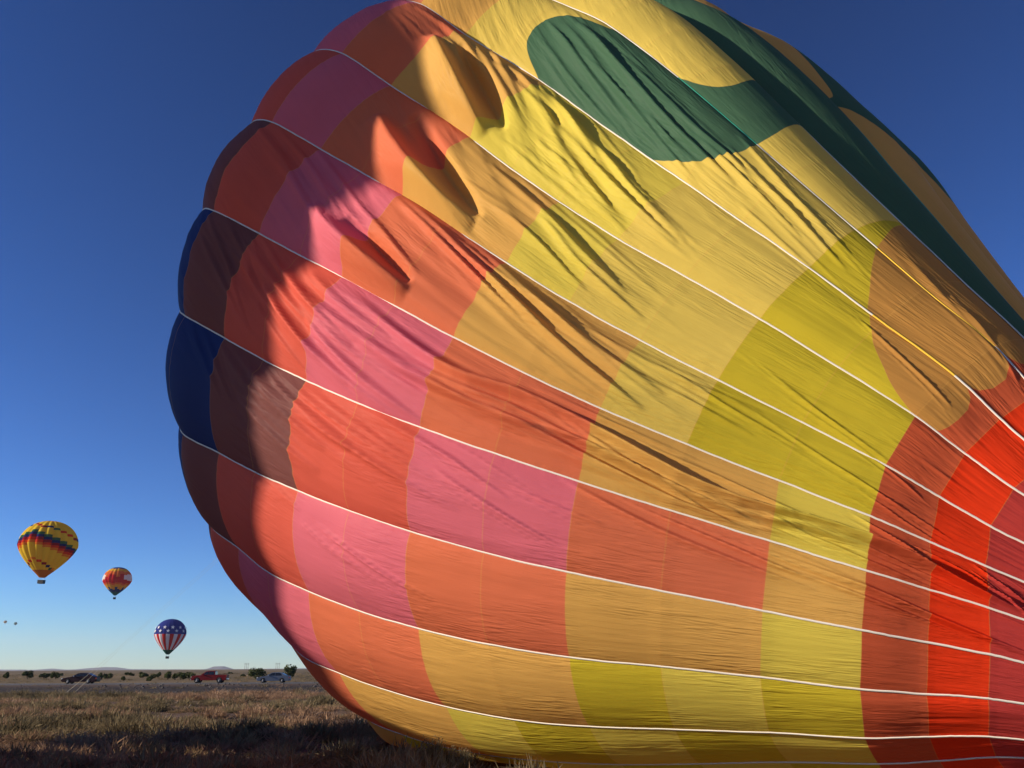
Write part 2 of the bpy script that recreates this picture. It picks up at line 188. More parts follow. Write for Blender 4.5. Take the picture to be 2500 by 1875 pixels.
AX = np.array([-0.4960, 0.7845, 0.3745]); AX /= np.linalg.norm(AX)

def bulge_k(g, v):
    """height of a gore's lobe as a share of its width"""
    kb = 0.115 * np.ones(np.broadcast(g, v).shape)
    gg = (g + 14) % 28 - 14
    kb = kb + 0.10 * np.exp(-((gg + 0.6) / 1.0) ** 2) * np.clip((v + 2) / 3, 0, 1) * np.clip((9 - v) / 4, 0, 1)
    kb = kb * np.where(v < 0, np.clip(1 + v / 14, 0, 1), np.clip(1 - (v - 4) / 16, 0.35, 1))
    kb = kb * np.where((gg > 8) & (gg < 12), 0.8, 1)
    return kb

def smooth_noise(x, seed):
    r = np.random.default_rng(seed); n = 512
    t = r.uniform(-1, 1, n); i = np.floor(x).astype(int); f = x - i; f = f * f * (3 - 2 * f)
    return t[i % n] * (1 - f) + t[(i + 1) % n] * f

_TAB = {}
def noise2(x, y, seed):
    n = 256
    if seed not in _TAB: _TAB[seed] = np.random.default_rng(seed).uniform(-1, 1, (n, n))
    T = _TAB[seed]
    i = np.floor(x).astype(int); j = np.floor(y).astype(int); f = x - i; h = y - j
    f = f * f * (3 - 2 * f); h = h * h * (3 - 2 * h)
    a = T[i % n, j % n] * (1 - f) + T[(i + 1) % n, j % n] * f
    b = T[i % n, (j + 1) % n] * (1 - f) + T[(i + 1) % n, (j + 1) % n] * f
    return a * (1 - h) + b * h

# each traced fold is accompanied by slighter creases that run beside it
SIDE_FOLDS = []
_r = np.random.default_rng(17)
for A, W, pts in FOLDS:
    if A < 0 or A > 0.35: continue
    Q = np.array(pts, float); n_ = 3 if W > 0.07 else 2
    for _k in range(n_):
        off = _r.choice([-1, 1]) * _r.uniform(1.4, 4.0) * W
        sh = _r.uniform(-.5, .5); P_ = Q + [off / 2.2, sh]
        m_ = P_.mean(0); P_ = m_ + (P_ - m_) * _r.uniform(.8, 1.5); P_[:, 0] += (P_[:, 1] - m_[1]) * _r.uniform(-.05, .05)
        SIDE_FOLDS.append([A * _r.uniform(.15, .38), W * _r.uniform(.45, .8), [tuple(q) for q in P_]])

def fold_disp(G, V):
    """outward height of the folds and wrinkles, metres, at gore coordinate G and ring coordinate V"""
    gg = (G + 14) % 28 - 14
    D = np.zeros_like(G)
    t = gg - np.floor(gg)
    edge = np.clip(np.minimum(t, 1 - t) * 8, 0, 1)           # fabric is held at the tapes
    x, y = gg * 2.2, V * 1.45
    # traced folds: (height, half width in m, [(g, v), ...])
    for A, W, pts in FOLDS + SIDE_FOLDS:
        pts = np.array(pts, float); P = pts * [2.2, 1.45]
        if len(P) > 2: P[1:-1] = (P[:-2] + 2 * P[1:-1] + P[2:]) / 4
        Qm = np.concatenate([[P[0]], np.stack([P[:-1] * .75 + P[1:] * .25, P[:-1] * .25 + P[1:] * .75], 1).reshape(-1, 2), [P[-1]]]); P = Qm
        if abs(A) < 0.25:                                   # tension folds run out gently beyond where they show
            d0, d1 = P[0] - P[min(2, len(P) - 1)], P[-1] - P[max(-3, -len(P))]
            P = np.concatenate([[P[0] + d0 / (np.hypot(*d0) + 1e-6) * 0.45], P, [P[-1] + d1 / (np.hypot(*d1) + 1e-6) * 0.8]])
        keep = np.concatenate([[True], np.hypot(*np.diff(P, axis=0).T) > 1e-4]); P = P[keep]
        lo, hi = P.min(0) - 4 * W, P.max(0) + 4 * W
        msk = (x > lo[0]) & (x < hi[0]) & (y > lo[1]) & (y < hi[1])
        if not msk.any(): continue
        qx, qy = x[msk], y[msk]
        best = np.full(qx.shape, 1e9); along = np.zeros(qx.shape); L = 0.0
        seg = np.hypot(*np.diff(P, axis=0).T); tot = seg.sum()
        for k in range(len(P) - 1):
            d = P[k + 1] - P[k]; l2 = (d * d).sum()
            u = np.clip(((qx - P[k, 0]) * d[0] + (qy - P[k, 1]) * d[1]) / l2, 0, 1)
            dx, dy = qx - P[k, 0] - u * d[0], qy - P[k, 1] - u * d[1]
            dist = np.hypot(dx, dy) * np.sign(d[0] * dy - d[1] * dx + 1e-12)
            m2 = abs(dist) < abs(best)
            best = np.where(m2, dist, best); along = np.where(m2, (L + u * seg[k]) / tot, along)
            L += seg[k]
        taper = np.clip(4 * along * (1 - along), 0, 1) ** 0.8
        w = W * (0.55 + 0.45 * taper) * np.where(best > 0, 0.62, 1.3)
        D[msk] += A * (0.82 if abs(A) < 0.25 else 1.0) * taper * np.exp(-np.abs(best / w) ** 1.7)
    # loose cloth: fine creases running slightly steeper than the tapes
    slope = np.interp(V, [-2, 2, 6, 10], [0.55, 0.5, 0.28, 0.12]) * np.interp(gg, [0, 5, 9], [1.0, 0.55, 0.15])
    c = x - slope * y
    loose = np.interp(gg, [-1, 0, 2, 5, 7, 9], [0.2, 0.75, 1, 0.6, 0.35, 0.45]) * np.interp(V, [-2, 1, 4, 6, 8, 12], [0.3, 1, 0.9, 0.4, 0.35, 0.45])
    m1 = np.clip(noise2(x * 0.45 + 7, y * 0.35, 5) * 1.6 + 0.35, 0, 1)
    D += 0.026 * loose * m1 * noise2(c * 3.2, y * 0.55, 11)
    D += 0.015 * loose * m1 * noise2(c * 7.0 + .5 * noise2(x, y, 3), y * 1.0, 12)
    D += 0.040 * loose * m1 * noise2(c * 1.5, y * 0.35, 15)
    # long tension folds that fan towards the mouth through the middle gores
    cl_ = x - y * np.interp(V, [0, 4, 8, 12], [0.42, 0.34, 0.20, 0.10])
    mid = np.exp(-((gg - 4.2) / 1.1) ** 2) * np.clip((V + 1) / 3, 0, 1) * np.interp(V, [6, 9], [1, .5])
    D += mid * (0.045 * noise2(cl_ * 3.0 + 3, y * 0.16, 31) + 0.024 * noise2(cl_ * 6.5, y * 0.22, 32) + 0.010 * noise2(cl_ * 14, y * 0.4, 33))
    top = np.exp(-((gg - 1.6) / 1.3) ** 2) * np.clip((V - 1) / 2, 0, 1) * np.clip((7 - V) / 3, 0, 1)
    D += top * (0.026 * noise2((x - .55 * y) * 2.6 + 3, y * 0.22, 34) + 0.014 * noise2((x - .55 * y) * 6.0, y * 0.35, 35))
    D += 0.005 * (0.5 + loose) * noise2(c * 14.0, y * 1.2, 13)
    D += 0.035 * noise2(x * 0.5, y * 0.3, 14)
    return D * (0.25 + 0.75 * edge)

OUT = 1.0
def surface(G, V, detail=True):
    """G, V 1-D arrays of the same length"""
    k = np.floor(G).astype(int); t = (G - k)[:, None]
    Pv = {}
    def tape(kk):
        out = np.zeros((len(G), 3))
        kk = kk % NG
        for q in np.unique(kk):
            ms = kk == q; out[ms] = catmull_v(LAT[q], V[ms])
        return out
    A, Bp, Am, Bm = tape(k), tape(k + 1), tape(k - 1), tape(k + 2)
    P = A * (1 - t) + Bp * t
    # mean outward direction of the gore, blended so that it is continuous over the tapes
    def outw(Q0, Q1, Vv):
        e = 0.02
        w = Q1 - Q0
        return w
    W = Bp - A; width = np.linalg.norm(W, axis=1, keepdims=True)
    e = 0.25
    def mid(vv):
        a_ = np.zeros((len(G), 3))
        return a_
    dv = catpair(k, V + e, t) - catpair(k, V - e, t)
    Nn = np.cross(W, dv); Nn /= np.linalg.norm(Nn, axis=1, keepdims=True) + 1e-9
    W0 = A - Am; W1 = Bm - Bp
    n0 = np.cross(W0 / (np.linalg.norm(W0, axis=1, keepdims=True) + 1e-9) + W / (width + 1e-9), dv); n0 /= np.linalg.norm(n0, axis=1, keepdims=True) + 1e-9
    n1 = np.cross(W1 / (np.linalg.norm(W1, axis=1, keepdims=True) + 1e-9) + W / (width + 1e-9), dv); n1 /= np.linalg.norm(n1, axis=1, keepdims=True) + 1e-9
    sm = t
    nb = n0 * (1 - sm) + n1 * sm; nb = nb * 0.5 + Nn * 0.5; nb /= np.linalg.norm(nb, axis=1, keepdims=True) + 1e-9
    nb = nb * OUT
    kb = bulge_k(G, V)[:, None]
    arch = (4 * t * (1 - t)) ** 0.85
    h = kb * width * arch
    P = P + nb * h
    if detail:
        P = P + nb * fold_disp(G, V)[:, None]
    # rests on the ground: the underside is pressed flat
    z = P[:, 2]; zf = 0.03 + 0.12 * np.log1p(np.exp(np.clip((z - 0.03) / 0.12, -60, 60)))
    P[:, 2] = np.where(z < 1.5, zf, z)
    return P

def catpair(k, V, t):
    out = np.zeros((len(V), 3))
    for q in np.unique(k):
        ms = k == q
        out[ms] = catmull_v(LAT[q % NG], V[ms]) * (1 - t[ms]) + catmull_v(LAT[(q + 1) % NG], V[ms]) * t[ms]
    return out
_cen = LAT.mean(0)
def CEN(V):
    return catmull_v(_cen, V)

_g = np.repeat(np.arange(28) + .5, 5); _v = np.tile(np.array([-4., -1, 2, 5, 8]), 28)
_p0 = surface(_g, _v, False); OUT = 0.0; _p1 = surface(_g, _v, False)
OUT = 1.0 if ((_p0 - _p1) * (_p1 - CEN(_v))).sum() > 0 else -1.0

# ------------------------------------------------------------------ hot air balloons that stand or fly
def envelope(R, H, ngore, nring, lobes, cell, full=False):
    """teardrop envelope, mouth at z=0, crown at z=H; returns mesh with a material per (gore, ring) cell"""
    zs, rs = [], []
    zc = H - R * (0.94 if full else 1.02)                                          # height of the widest ring
    for i in range(nring + 1):
        t = i / nring
        if t < 0.5:
            u = t / 0.5; z = zc * u
            r = R * (0.115 + (1 - 0.115) * ((math.sin(u * math.pi / 2) ** 0.74 * 0.92 + u * 0.08) if full else (math.sin(u * math.pi / 2) ** 1.05 * 0.62 + u * 0.38)))
        else:
            a = (t - 0.5) / 0.5 * math.pi / 2
            z = zc + (H - zc) * math.sin(a); r = max(R * math.cos(a) ** 0.92, 0.01)
        zs.append(z); rs.append(r)
    sub = 4; vs = []; fs = []; mi = []; n = ngore * sub
    for i in range(nring + 1):
        for k in range(n):
            t = (k % sub) / sub; a = 2 * math.pi * k / n
            b = 1 + lobes * (4 * t * (1 - t)) * (1 if i > 2 else i / 3)
            vs.append((rs[i] * b * math.cos(a), rs[i] * b * math.sin(a), zs[i]))
    for i in range(nring):
        for k in range(n):
            fs.append((i * n + k, i * n + (k + 1) % n, (i + 1) * n + (k + 1) % n, (i + 1) * n + k)); mi.append(cell(k // sub, i))
    return vs, fs, mi

def thin_cloth(name, col, tr=0.35):
    mt, nt, out, N, L = nodes(name)
    d = N("ShaderNodeBsdfDiffuse"); t = N("ShaderNodeBsdfTranslucent"); mx = N("ShaderNodeMixShader")
    d.inputs[0].default_value = (*col, 1); t.inputs[0].default_value = (*col, 1); mx.inputs[0].default_value = tr
    L(d.outputs[0], mx.inputs[1]); L(t.outputs[0], mx.inputs[2]); L(mx.outputs[0], out.inputs[0]); return mt
WICK = simple("wicker", (0.10, 0.05, 0.02), 0.8, var=0.3, scale=30)
DARK = simple("dark_leather", (0.015, 0.015, 0.015), 0.6)
STEEL = simple("steel", (0.45, 0.45, 0.46), 0.35, metal=0.9)

def balloon(loc, R, H, ngore, nring, cell, mats, label, rz=0.0, lobes=0.045, drop=2.6, bsize=(1.5, 1.2, 1.15), skirt=None, tilt=(0, 0), bmat=None, name="flying_balloon", full=False):
    t = empty(name, loc, rz); t.rotation_euler = (tilt[0], tilt[1], rz)
    tag(t, label, "hot air balloon")
    vs, fs, mi = envelope(R, H, ngore, nring, lobes, cell, full)
    off = drop + bsize[2]
    me = bpy.data.meshes.new("envelope"); me.from_pydata([(x, y, z + off) for x, y, z in vs], [], fs)
    link("envelope", me, mats, t); me.polygons.foreach_set("material_index", mi)
    b = MB(); b.box((0, 0, bsize[2] / 2), bsize, 0, 1.06); b.box((0, 0, bsize[2] + 0.04), (bsize[0] * 1.1, bsize[1] * 1.1, 0.1), 1)
    bo = b.build("basket", [bmat or WICK, DARK], t)
    f = MB(); w, d, hh = bsize[0] / 2, bsize[1] / 2, bsize[2]
    for sx in (-1, 1):
        for sy in (-1, 1):
            f.tube([(sx * w, sy * d, hh), (sx * w * .55, sy * d * .55, hh + 1.1)], 0.03)
    f.box((0, 0, hh + 1.15), (w * 1.3, d * 1.3, 0.12)); f.tube([(0, 0, hh + 1.1), (0, 0, hh + 1.55)], [0.16, 0.2], 10)
    f.build("burner_frame", STEEL, t)
    c = MB(); r0 = R * 0.115
    for k in range(12):
        a = 2 * math.pi * k / 12
        c.tube([(w * .6 * (1 if math.cos(a) > 0 else -1), d * .6 * (1 if math.sin(a) > 0 else -1), hh + 1.15), (r0 * math.cos(a), r0 * math.sin(a), off)], 0.02 if R < 9 else 0.02, 4)
    c.build("suspension_cables", STEEL, t)
    return t

NC = [thin_cloth("standing_cloth_" + n, c, 0.1) for n, c in (("navy", (0.02, 0.03, 0.12)), ("red", (0.45, 0.03, 0.03)), ("yellow", (0.7, 0.5, 0.06)))]
nb_q, nb_r = 21.05, 8.05
qv = Vector((-math.cos(SUN_AZ), math.sin(SUN_AZ), 0)); qv = qv if qv.y > 0 else -qv
hd = Vector((math.sin(SUN_AZ), math.cos(SUN_AZ), 0))
npos = qv * nb_q + hd * 33
balloon((npos.x, npos.y, 6.3), nb_r, 21.2, 24, 40, lambda g, i: (1 if (g + i // 5) % 3 == 0 else 0) if i > 6 else 2, NC,
        "navy and red hot air balloon hovering low just outside the left edge of the view", lobes=0.03, name="hovering_balloon", full=True)

# artwork sewn into the cloth: outlines in (gore, ring) coordinates
GREEN = {0: [(0.75, 2.2), (.7, 2.17), (.55, 2.14), (.4, 2.2), (.25, 2.42), (.15, 2.72), (.1, 3.05), (.06, 3.3), (-0.1, 3.5), (-.1, 6.42), (.1, 6.42), (.3, 6.38), (.525, 6.25), (.75, 6.02), (.875, 5.73), (.975, 5.42), (1.06, 5.1), (1.06, 2.95), (.975, 2.75), (.9, 2.5), (.82, 2.3)],
         27: [(0.1, 4.6), (0, 4.8), (-.075, 5.2), (-.25, 5.42), (-.525, 5.375), (-.825, 5.2), (-1.1, 5.0), (-1.1, 6.12), (-.8, 6.22), (-.45, 6.33), (-.175, 6.42), (.1, 6.4)],
         25: [(-1.9, 5.4), (-2.0, 5.3), (-2.1, 5.25), (-2.18, 4.7), (-2.3, 3.9), (-2.5, 2.9), (-2.7, 1.9), (-3.1, 1.0), (-3.1, 6.6), (-2.8, 6.4), (-2.5, 6.1), (-2.25, 5.8), (-2.1, 5.6), (-1.9, 5.45)],
         24: [(-2.9, 1.4), (-4.1, 0.2), (-4.1, 6.9), (-2.9, 6.55)]}
BROWN = {27: [(-1.1, 8.03), (-.775, 8.07), (-.45, 8.15), (-.125, 8.27), (.1, 8.33), (.1, 10.5), (-1.1, 10.5)],
         0: [(-.1, 8.27), (0, 8.3), (.425, 8.475), (.75, 8.675), (1.1, 8.86), (1.1, 10.5), (-.1, 10.5)],
         1: [(.9, 8.78), (1.15, 8.925), (1.25, 9.0), (1.425, 9.125), (1.625, 9.35), (1.8, 9.54), (1.925, 9.76), (2.02, 10.05), (2.02, 10.5), (.9, 10.5)]}

def poly_dist(G, V, poly):
    """signed distance in metres, negative inside"""
    x, y = G * 2.2, V * 1.45; P = np.array(poly, float) * [2.2, 1.45]; n = len(P)
    # rounded outline
    for _ in range(2):
        Q = np.empty((2 * len(P), 2)); Q[0::2] = P * .75 + np.roll(P, -1, 0) * .25; Q[1::2] = P * .25 + np.roll(P, -1, 0) * .75; P = Q
    n = len(P)
    d = np.full(x.shape, 1e9); ins = np.zeros(x.shape, bool)
    for i in range(n):
        a, b = P[i], P[(i + 1) % n]; e = b - a; l = (e * e).sum() + 1e-12
        u = np.clip(((x - a[0]) * e[0] + (y - a[1]) * e[1]) / l, 0, 1)
        d = np.minimum(d, np.hypot(x - a[0] - u * e[0], y - a[1] - u * e[1]))
        c = ((a[1] > y) != (b[1] > y)) & (x < (b[0] - a[0]) * (y - a[1]) / (b[1] - a[1] + 1e-12) + a[0])
        ins ^= c
    return np.where(ins, -d, d)

CLOTH = {  # cloth dye colours
    'blue': (0.035, 0.062, 0.19), 'brown': (0.25, 0.095, 0.085), 'coral': (0.79, 0.140, 0.092), 'pink': (0.82, 0.185, 0.235),
    'orange': (0.82, 0.210, 0.100), 'gold': (0.80, 0.455, 0.115), 'yellow': (0.82, 0.615, 0.125), 'lemon': (0.80, 0.645, 0.10),
    'olive': (0.67, 0.535, 0.04), 'brick': (0.64, 0.12, 0.05), 'red': (0.90, 0.055, 0.014), 'crimson': (0.60, 0.065, 0.055), 'green': (0.075, 0.165, 0.095),
    'salmon': (0.72, 0.24, 0.11)}
BRN = (0.60, 0.30, 0.075)

def cloth_material(nm, col):
    mt, nt, out, N, L = nodes("cloth_" + nm)
    at = N("ShaderNodeAttribute", attribute_name="fab")      # x: across the creases, y: along them, z: green inset distance
    av = N("ShaderNodeAttribute", attribute_name="gvr")      # x: gore, y: ring, z: brown inset distance
    s1 = N("ShaderNodeSeparateXYZ"); s2 = N("ShaderNodeSeparateXYZ")
    L(at.outputs["Vector"], s1.inputs[0]); L(av.outputs["Vector"], s2.inputs[0])
    def edge(sock, lo, hi):
        mr = N("ShaderNodeMapRange"); L(sock, mr.inputs[0]); mr.inputs[1].default_value = lo; mr.inputs[2].default_value = hi; return mr.outputs[0]
    def mix(fac, a, b):
        mx = N("ShaderNodeMix", data_type='RGBA')
        if hasattr(fac, "default_value") or not isinstance(fac, (int, float)): L(fac, mx.inputs[0])
        else: mx.inputs[0].default_value = fac
        for s, i in ((a, 6), (b, 7)):
            if isinstance(s, tuple): mx.inputs[i].default_value = (*s, 1)
            else: L(s, mx.inputs[i])
        return mx.outputs[2]
    # dye varies very slightly over the bolt of cloth
    tc = N("ShaderNodeTexCoord")
    nz = N("ShaderNodeTexNoise"); nz.inputs["Scale"].default_value = 0.9; nz.inputs["Detail"].default_value = 5
    L(tc.outputs["Object"], nz.inputs["Vector"])
    c1 = mix(nz.outputs[0], tuple(c * 0.90 for c in col), tuple(min(1, c * 1.08) for c in col))
    base = mix(edge(s2.outputs[2], 0.006, -0.006), c1, BRN)
    base = mix(edge(s1.outputs[2], 0.006, -0.006), base, CLOTH['green'])
    # folded seam allowance along the seams and round the insets: doubled cloth, paler thread
    def absr(sock, w):
        a = N("ShaderNodeMath", operation='ABSOLUTE'); L(sock, a.inputs[0]); return edge(a.outputs[0], w, w * 0.4)
    fr = N("ShaderNodeMath", operation='ROUND'); L(s2.outputs[1], fr.inputs[0])
    sb = N("ShaderNodeMath", operation='SUBTRACT'); L(s2.outputs[1], sb.inputs[0]); L(fr.outputs[0], sb.inputs[1])
    seam = absr(sb.outputs[0], 0.0125)
    art = N("ShaderNodeMath", operation='MAXIMUM'); L(absr(s1.outputs[2], 0.012), art.inputs[0]); L(absr(s2.outputs[2], 0.012), art.inputs[1])
    sm = N("ShaderNodeMath", operation='MAXIMUM'); L(seam, sm.inputs[0]); L(art.outputs[0], sm.inputs[1])
    ng = edge(s1.outputs[2], -0.03, 0.0)                     # no pale thread on the green cloth
    sg = N("ShaderNodeMath", operation='MULTIPLY'); L(sm.outputs[0], sg.inputs[0]); L(ng, sg.inputs[1])
    sf = N("ShaderNodeMath", operation='MULTIPLY'); sf.inputs[1].default_value = 0.0 if nm == 'green' else 0.2; L(sg.outputs[0], sf.inputs[0])
    base = mix(sf.outputs[0], base, (0.85, 0.48, 0.12))
    # fine creases
    cb = N("ShaderNodeCombineXYZ"); L(s1.outputs[0], cb.inputs[0]); L(s1.outputs[1], cb.inputs[1])
    def wr(sx, sy, det, rough):
        mp = N("ShaderNodeMapping"); mp.inputs["Scale"].default_value = (sx, sy, 1); L(cb.outputs[0], mp.inputs["Vector"])
        n = N("ShaderNodeTexNoise"); n.inputs["Scale"].default_value = 1.0; n.inputs["Detail"].default_value = det; n.inputs["Roughness"].default_value = rough
        L(mp.outputs[0], n.inputs["Vector"]); return n.outputs[0]
    def ridge(sock):                                         # sharp creases: distance of the noise from its middle
        a = N("ShaderNodeMath", operation='SUBTRACT'); a.inputs[1].default_value = 0.5; L(sock, a.inputs[0])
        b = N("ShaderNodeMath", operation='ABSOLUTE'); L(a.outputs[0], b.inputs[0]); return edge(b.outputs[0], 0.0, 0.16)
    w1, w2, w3 = ridge(wr(7.0, 1.1, 2, 0.5)), wr(24.0, 3.0, 3, 0.6), wr(0.8, 0.5, 2, 0.5)
    msk = edge(w3, 0.40, 0.62)
    w1m = N("ShaderNodeMath", operation='MULTIPLY'); L(w1, w1m.inputs[0]); L(msk, w1m.inputs[1])
    ad = N("ShaderNodeMath", operation='MULTIPLY_ADD'); L(w2, ad.inputs[0]); ad.inputs[1].default_value = 0.42; L(w1m.outputs[0], ad.inputs[2])
    # puckers where the stitching gathers the cloth: at the ring seams and beside the tapes
    sq = N("ShaderNodeMath", operation='ABSOLUTE'); L(sb.outputs[0], sq.inputs[0]); sprox = edge(sq.outputs[0], 0.13, 0.0)
    rg = N("ShaderNodeMath", operation='ROUND'); L(s2.outputs[0], rg.inputs[0]); dg = N("ShaderNodeMath", operation='SUBTRACT'); L(s2.outputs[0], dg.inputs[0]); L(rg.outputs[0], dg.inputs[1])
    ag = N("ShaderNodeMath", operation='ABSOLUTE'); L(dg.outputs[0], ag.inputs[0]); tprox = edge(ag.outputs[0], 0.11, 0.0)
    pk1 = N("ShaderNodeMath", operation='MULTIPLY'); L(wr(26.0, 1.2, 2, 0.5), pk1.inputs[0]); L(sprox, pk1.inputs[1])
    pk2 = N("ShaderNodeMath", operation='MULTIPLY'); L(wr(3.0, 9.0, 2, 0.5), pk2.inputs[0]); L(tprox, pk2.inputs[1])
    ad2 = N("ShaderNodeMath", operation='MULTIPLY_ADD'); L(pk1.outputs[0], ad2.inputs[0]); ad2.inputs[1].default_value = 0.9; L(ad.outputs[0], ad2.inputs[2])
    ad = N("ShaderNodeMath", operation='MULTIPLY_ADD'); L(pk2.outputs[0], ad.inputs[0]); ad.inputs[1].default_value = 0.9; L(ad2.outputs[0], ad.inputs[2])
    bp = N("ShaderNodeBump"); bp.inputs["Strength"].default_value = 0.5; bp.inputs["Distance"].default_value = 0.016
    L(ad.outputs[0], bp.inputs["Height"])
    df = N("ShaderNodeBsdfDiffuse"); tr = N("ShaderNodeBsdfTranslucent"); gl = N("ShaderNodeBsdfGlossy")
    gl.inputs["Roughness"].default_value = 0.45; gl.inputs["Color"].default_value = (0.9, 0.9, 0.9, 1)
    L(base, df.inputs[0]); L(bp.outputs[0], df.inputs["Normal"]); L(bp.outputs[0], gl.inputs["Normal"])
    L(base, tr.inputs[0])
    m1 = N("ShaderNodeMixShader"); m1.inputs[0].default_value = 0.42; L(df.outputs[0], m1.inputs[1]); L(tr.outputs[0], m1.inputs[2])
    fz = N("ShaderNodeFresnel"); fz.inputs[0].default_value = 1.35
    fm = N("ShaderNodeMath", operation='MULTIPLY'); fm.inputs[1].default_value = 0.07; L(fz.outputs[0], fm.inputs[0])
    m2 = N("ShaderNodeMixShader"); L(fm.outputs[0], m2.inputs[0]); L(m1.outputs[0], m2.inputs[1]); L(gl.outputs[0], m2.inputs[2])
    L(m2.outputs[0], out.inputs[0])
    return mt
CM = {k: cloth_material(k, v) for k, v in CLOTH.items()}

def panel_colour(k, i):
    """dye of the panel in gore k (0..27) between rings i and i+1"""
    g = (k + 14) % 28 - 14
    if i >= 10: return ['brick', 'red', 'crimson', 'crimson', 'brick', 'brick'][min(i - 10, 5)]
    if g == -2: return 'green' if i >= -3 else 'yellow'
    seqs = {5: [(1, 'blue'), (3, 'brown'), (5, 'coral'), (7, 'pink'), (9, 'orange'), (99, 'gold')]}
    chain = ['blue', 'brown', 'coral', 'pink', 'orange', 'gold', 'lemon']
    if g == 5: st = 1
    else: st = 1 - abs(g - 5)          # the zigzag steps one panel per gore
    # boundaries (ring where each colour ends), read off gore by gore
    TB = {5: [1, 3, 5, 7, 9, 99], 4: [0, 1, 3, 5, 7, 9], 6: [0, 1, 3, 5, 7, 9], 3: [-2, 0, 1, 3, 5, 7], 7: [-2, 0, 1, 3, 5, 7],
          2: [-4, -2, 0, 1, 3, 5], 8: [-4, -2, 0, 1, 3, 5], 1: [-6, -4, -2, 0, 1, 3], 9: [-6, -4, -2, 0, 1, 3],
          0: [-8, -6, -4, -2, 0, 1], 10: [-8, -6, -4, -2, 0, 1]}
    tb = TB.get(g, [-9, -8, -6, -4, -2, 0])
    c = 'lemon'
    for b, nm in zip(tb, chain):
        if i < b: c = nm; break
    if g in (0,) and i == -1: c = 'salmon'
    if c == 'lemon':
        if g in (-1, 0, 1, 2, 3): c = 'olive' if i >= 8 else ('yellow' if (g <= 0 or i >= 6) else 'lemon')
        elif g < 0 or g > 11: c = 'gold' if (g < -2 and i > -2) else 'yellow'
        else: c = 'lemon' if (i + g) % 2 else 'olive'
    return c

big = empty("lying_balloon", (2.0, 17.0, 0.0))
tag(big, "huge rainbow coloured hot air balloon lying on its side on the desert ground, half inflated", "hot air balloon")
Minv = -np.array(big.location)

def gore_mesh(k, v0, v1, nu, nv):
    us = np.linspace(0, 1, nu + 1); us = us + 0.06 * np.sin(2 * np.pi * us) / (2 * np.pi) * -1
    us[0], us[-1] = 0, 1
    vs = np.linspace(v0, v1, (v1 - v0) * nv + 1)
    G, V = np.meshgrid(k + us, vs, indexing='ij')
    g1, v1_ = G.ravel(), V.ravel()
    P = surface(np.minimum(g1, k + 1 - 1e-9), v1_)
    gs = (k + 14) % 28 - 14 + (g1 - k)
    gr = poly_dist(gs, v1_, GREEN[k]) if k in GREEN else np.full(len(g1), 5.0)
    br = poly_dist(gs, v1_, BROWN[k]) if k in BROWN else np.full(len(g1), 5.0)
    gr = np.clip(gr, -5, 5); br = np.clip(br, -5, 5)
    slope = np.interp(v1_, [-2, 2, 6, 10], [0.55, 0.5, 0.28, 0.12]) * np.interp(gs, [0, 5, 9], [1.0, 0.55, 0.15])
    x, y = gs * 2.2, v1_ * 1.45
    fab = np.stack([x - slope * y, y, gr], 1); gvr = np.stack([gs, v1_, br], 1)
    shp = G.shape
    Pg = P.reshape(*shp, 3)
    nn = np.cross(np.gradient(Pg, axis=0), np.gradient(Pg, axis=1)).reshape(-1, 3)
    nn *= np.sign((nn * (P - CEN(v1_))).sum()); nn /= np.linalg.norm(nn, axis=1, keepdims=True) + 1e-12
    return shp, P, fab, gvr, nn

def panel_object(name, shp, P, fab, gvr, nn, j0, j1, mat):
    nu = shp[0]; idx = (np.arange(nu)[:, None] * shp[1] + np.arange(j0, j1 + 1)[None]).ravel()
    w = j1 - j0 + 1
    a = (np.arange(nu - 1)[:, None] * w + np.arange(w - 1)[None]).ravel()
    F = np.stack([a, a + w, a + w + 1, a + 1], 1)
    Vv = P[idx] + Minv
    n0 = np.cross(Vv[F[0, 1]] - Vv[F[0, 0]], Vv[F[0, 3]] - Vv[F[0, 0]])
    if (n0 * nn[idx][F[0, 0]]).sum() < 0: F = F[:, ::-1]
    me = np_mesh(name, Vv, F)
    for nm, arr in (("fab", fab), ("gvr", gvr)):
        at = me.attributes.new(nm, 'FLOAT_VECTOR', 'POINT'); at.data.foreach_set("vector", arr[idx].astype(np.float32).ravel())
    o = link(name, me, mat, big)
    me.normals_split_custom_set_from_vertices(nn[idx].astype(np.float32))
    return o

rest = []
for k in range(NG):
    g = (k + 14) % 28 - 14
    front = -4 <= g <= 9
    nu, nv = (44, 30) if front else (12, 5)
    shp, P, fab, gvr, nn = gore_mesh(k, -10, 16, nu, nv)
    for i in range(-10, 16):
        j0, j1 = (i + 10) * nv, (i + 11) * nv
        name = "fabric_panel"
        if front and -3 <= i <= 12:
            panel_object(name, shp, P, fab, gvr, nn, j0, j1, CM[panel_colour(k, i)])
        else:
            rest.append((shp, P, fab, gvr, nn, j0, j1, panel_colour(k, i), front))
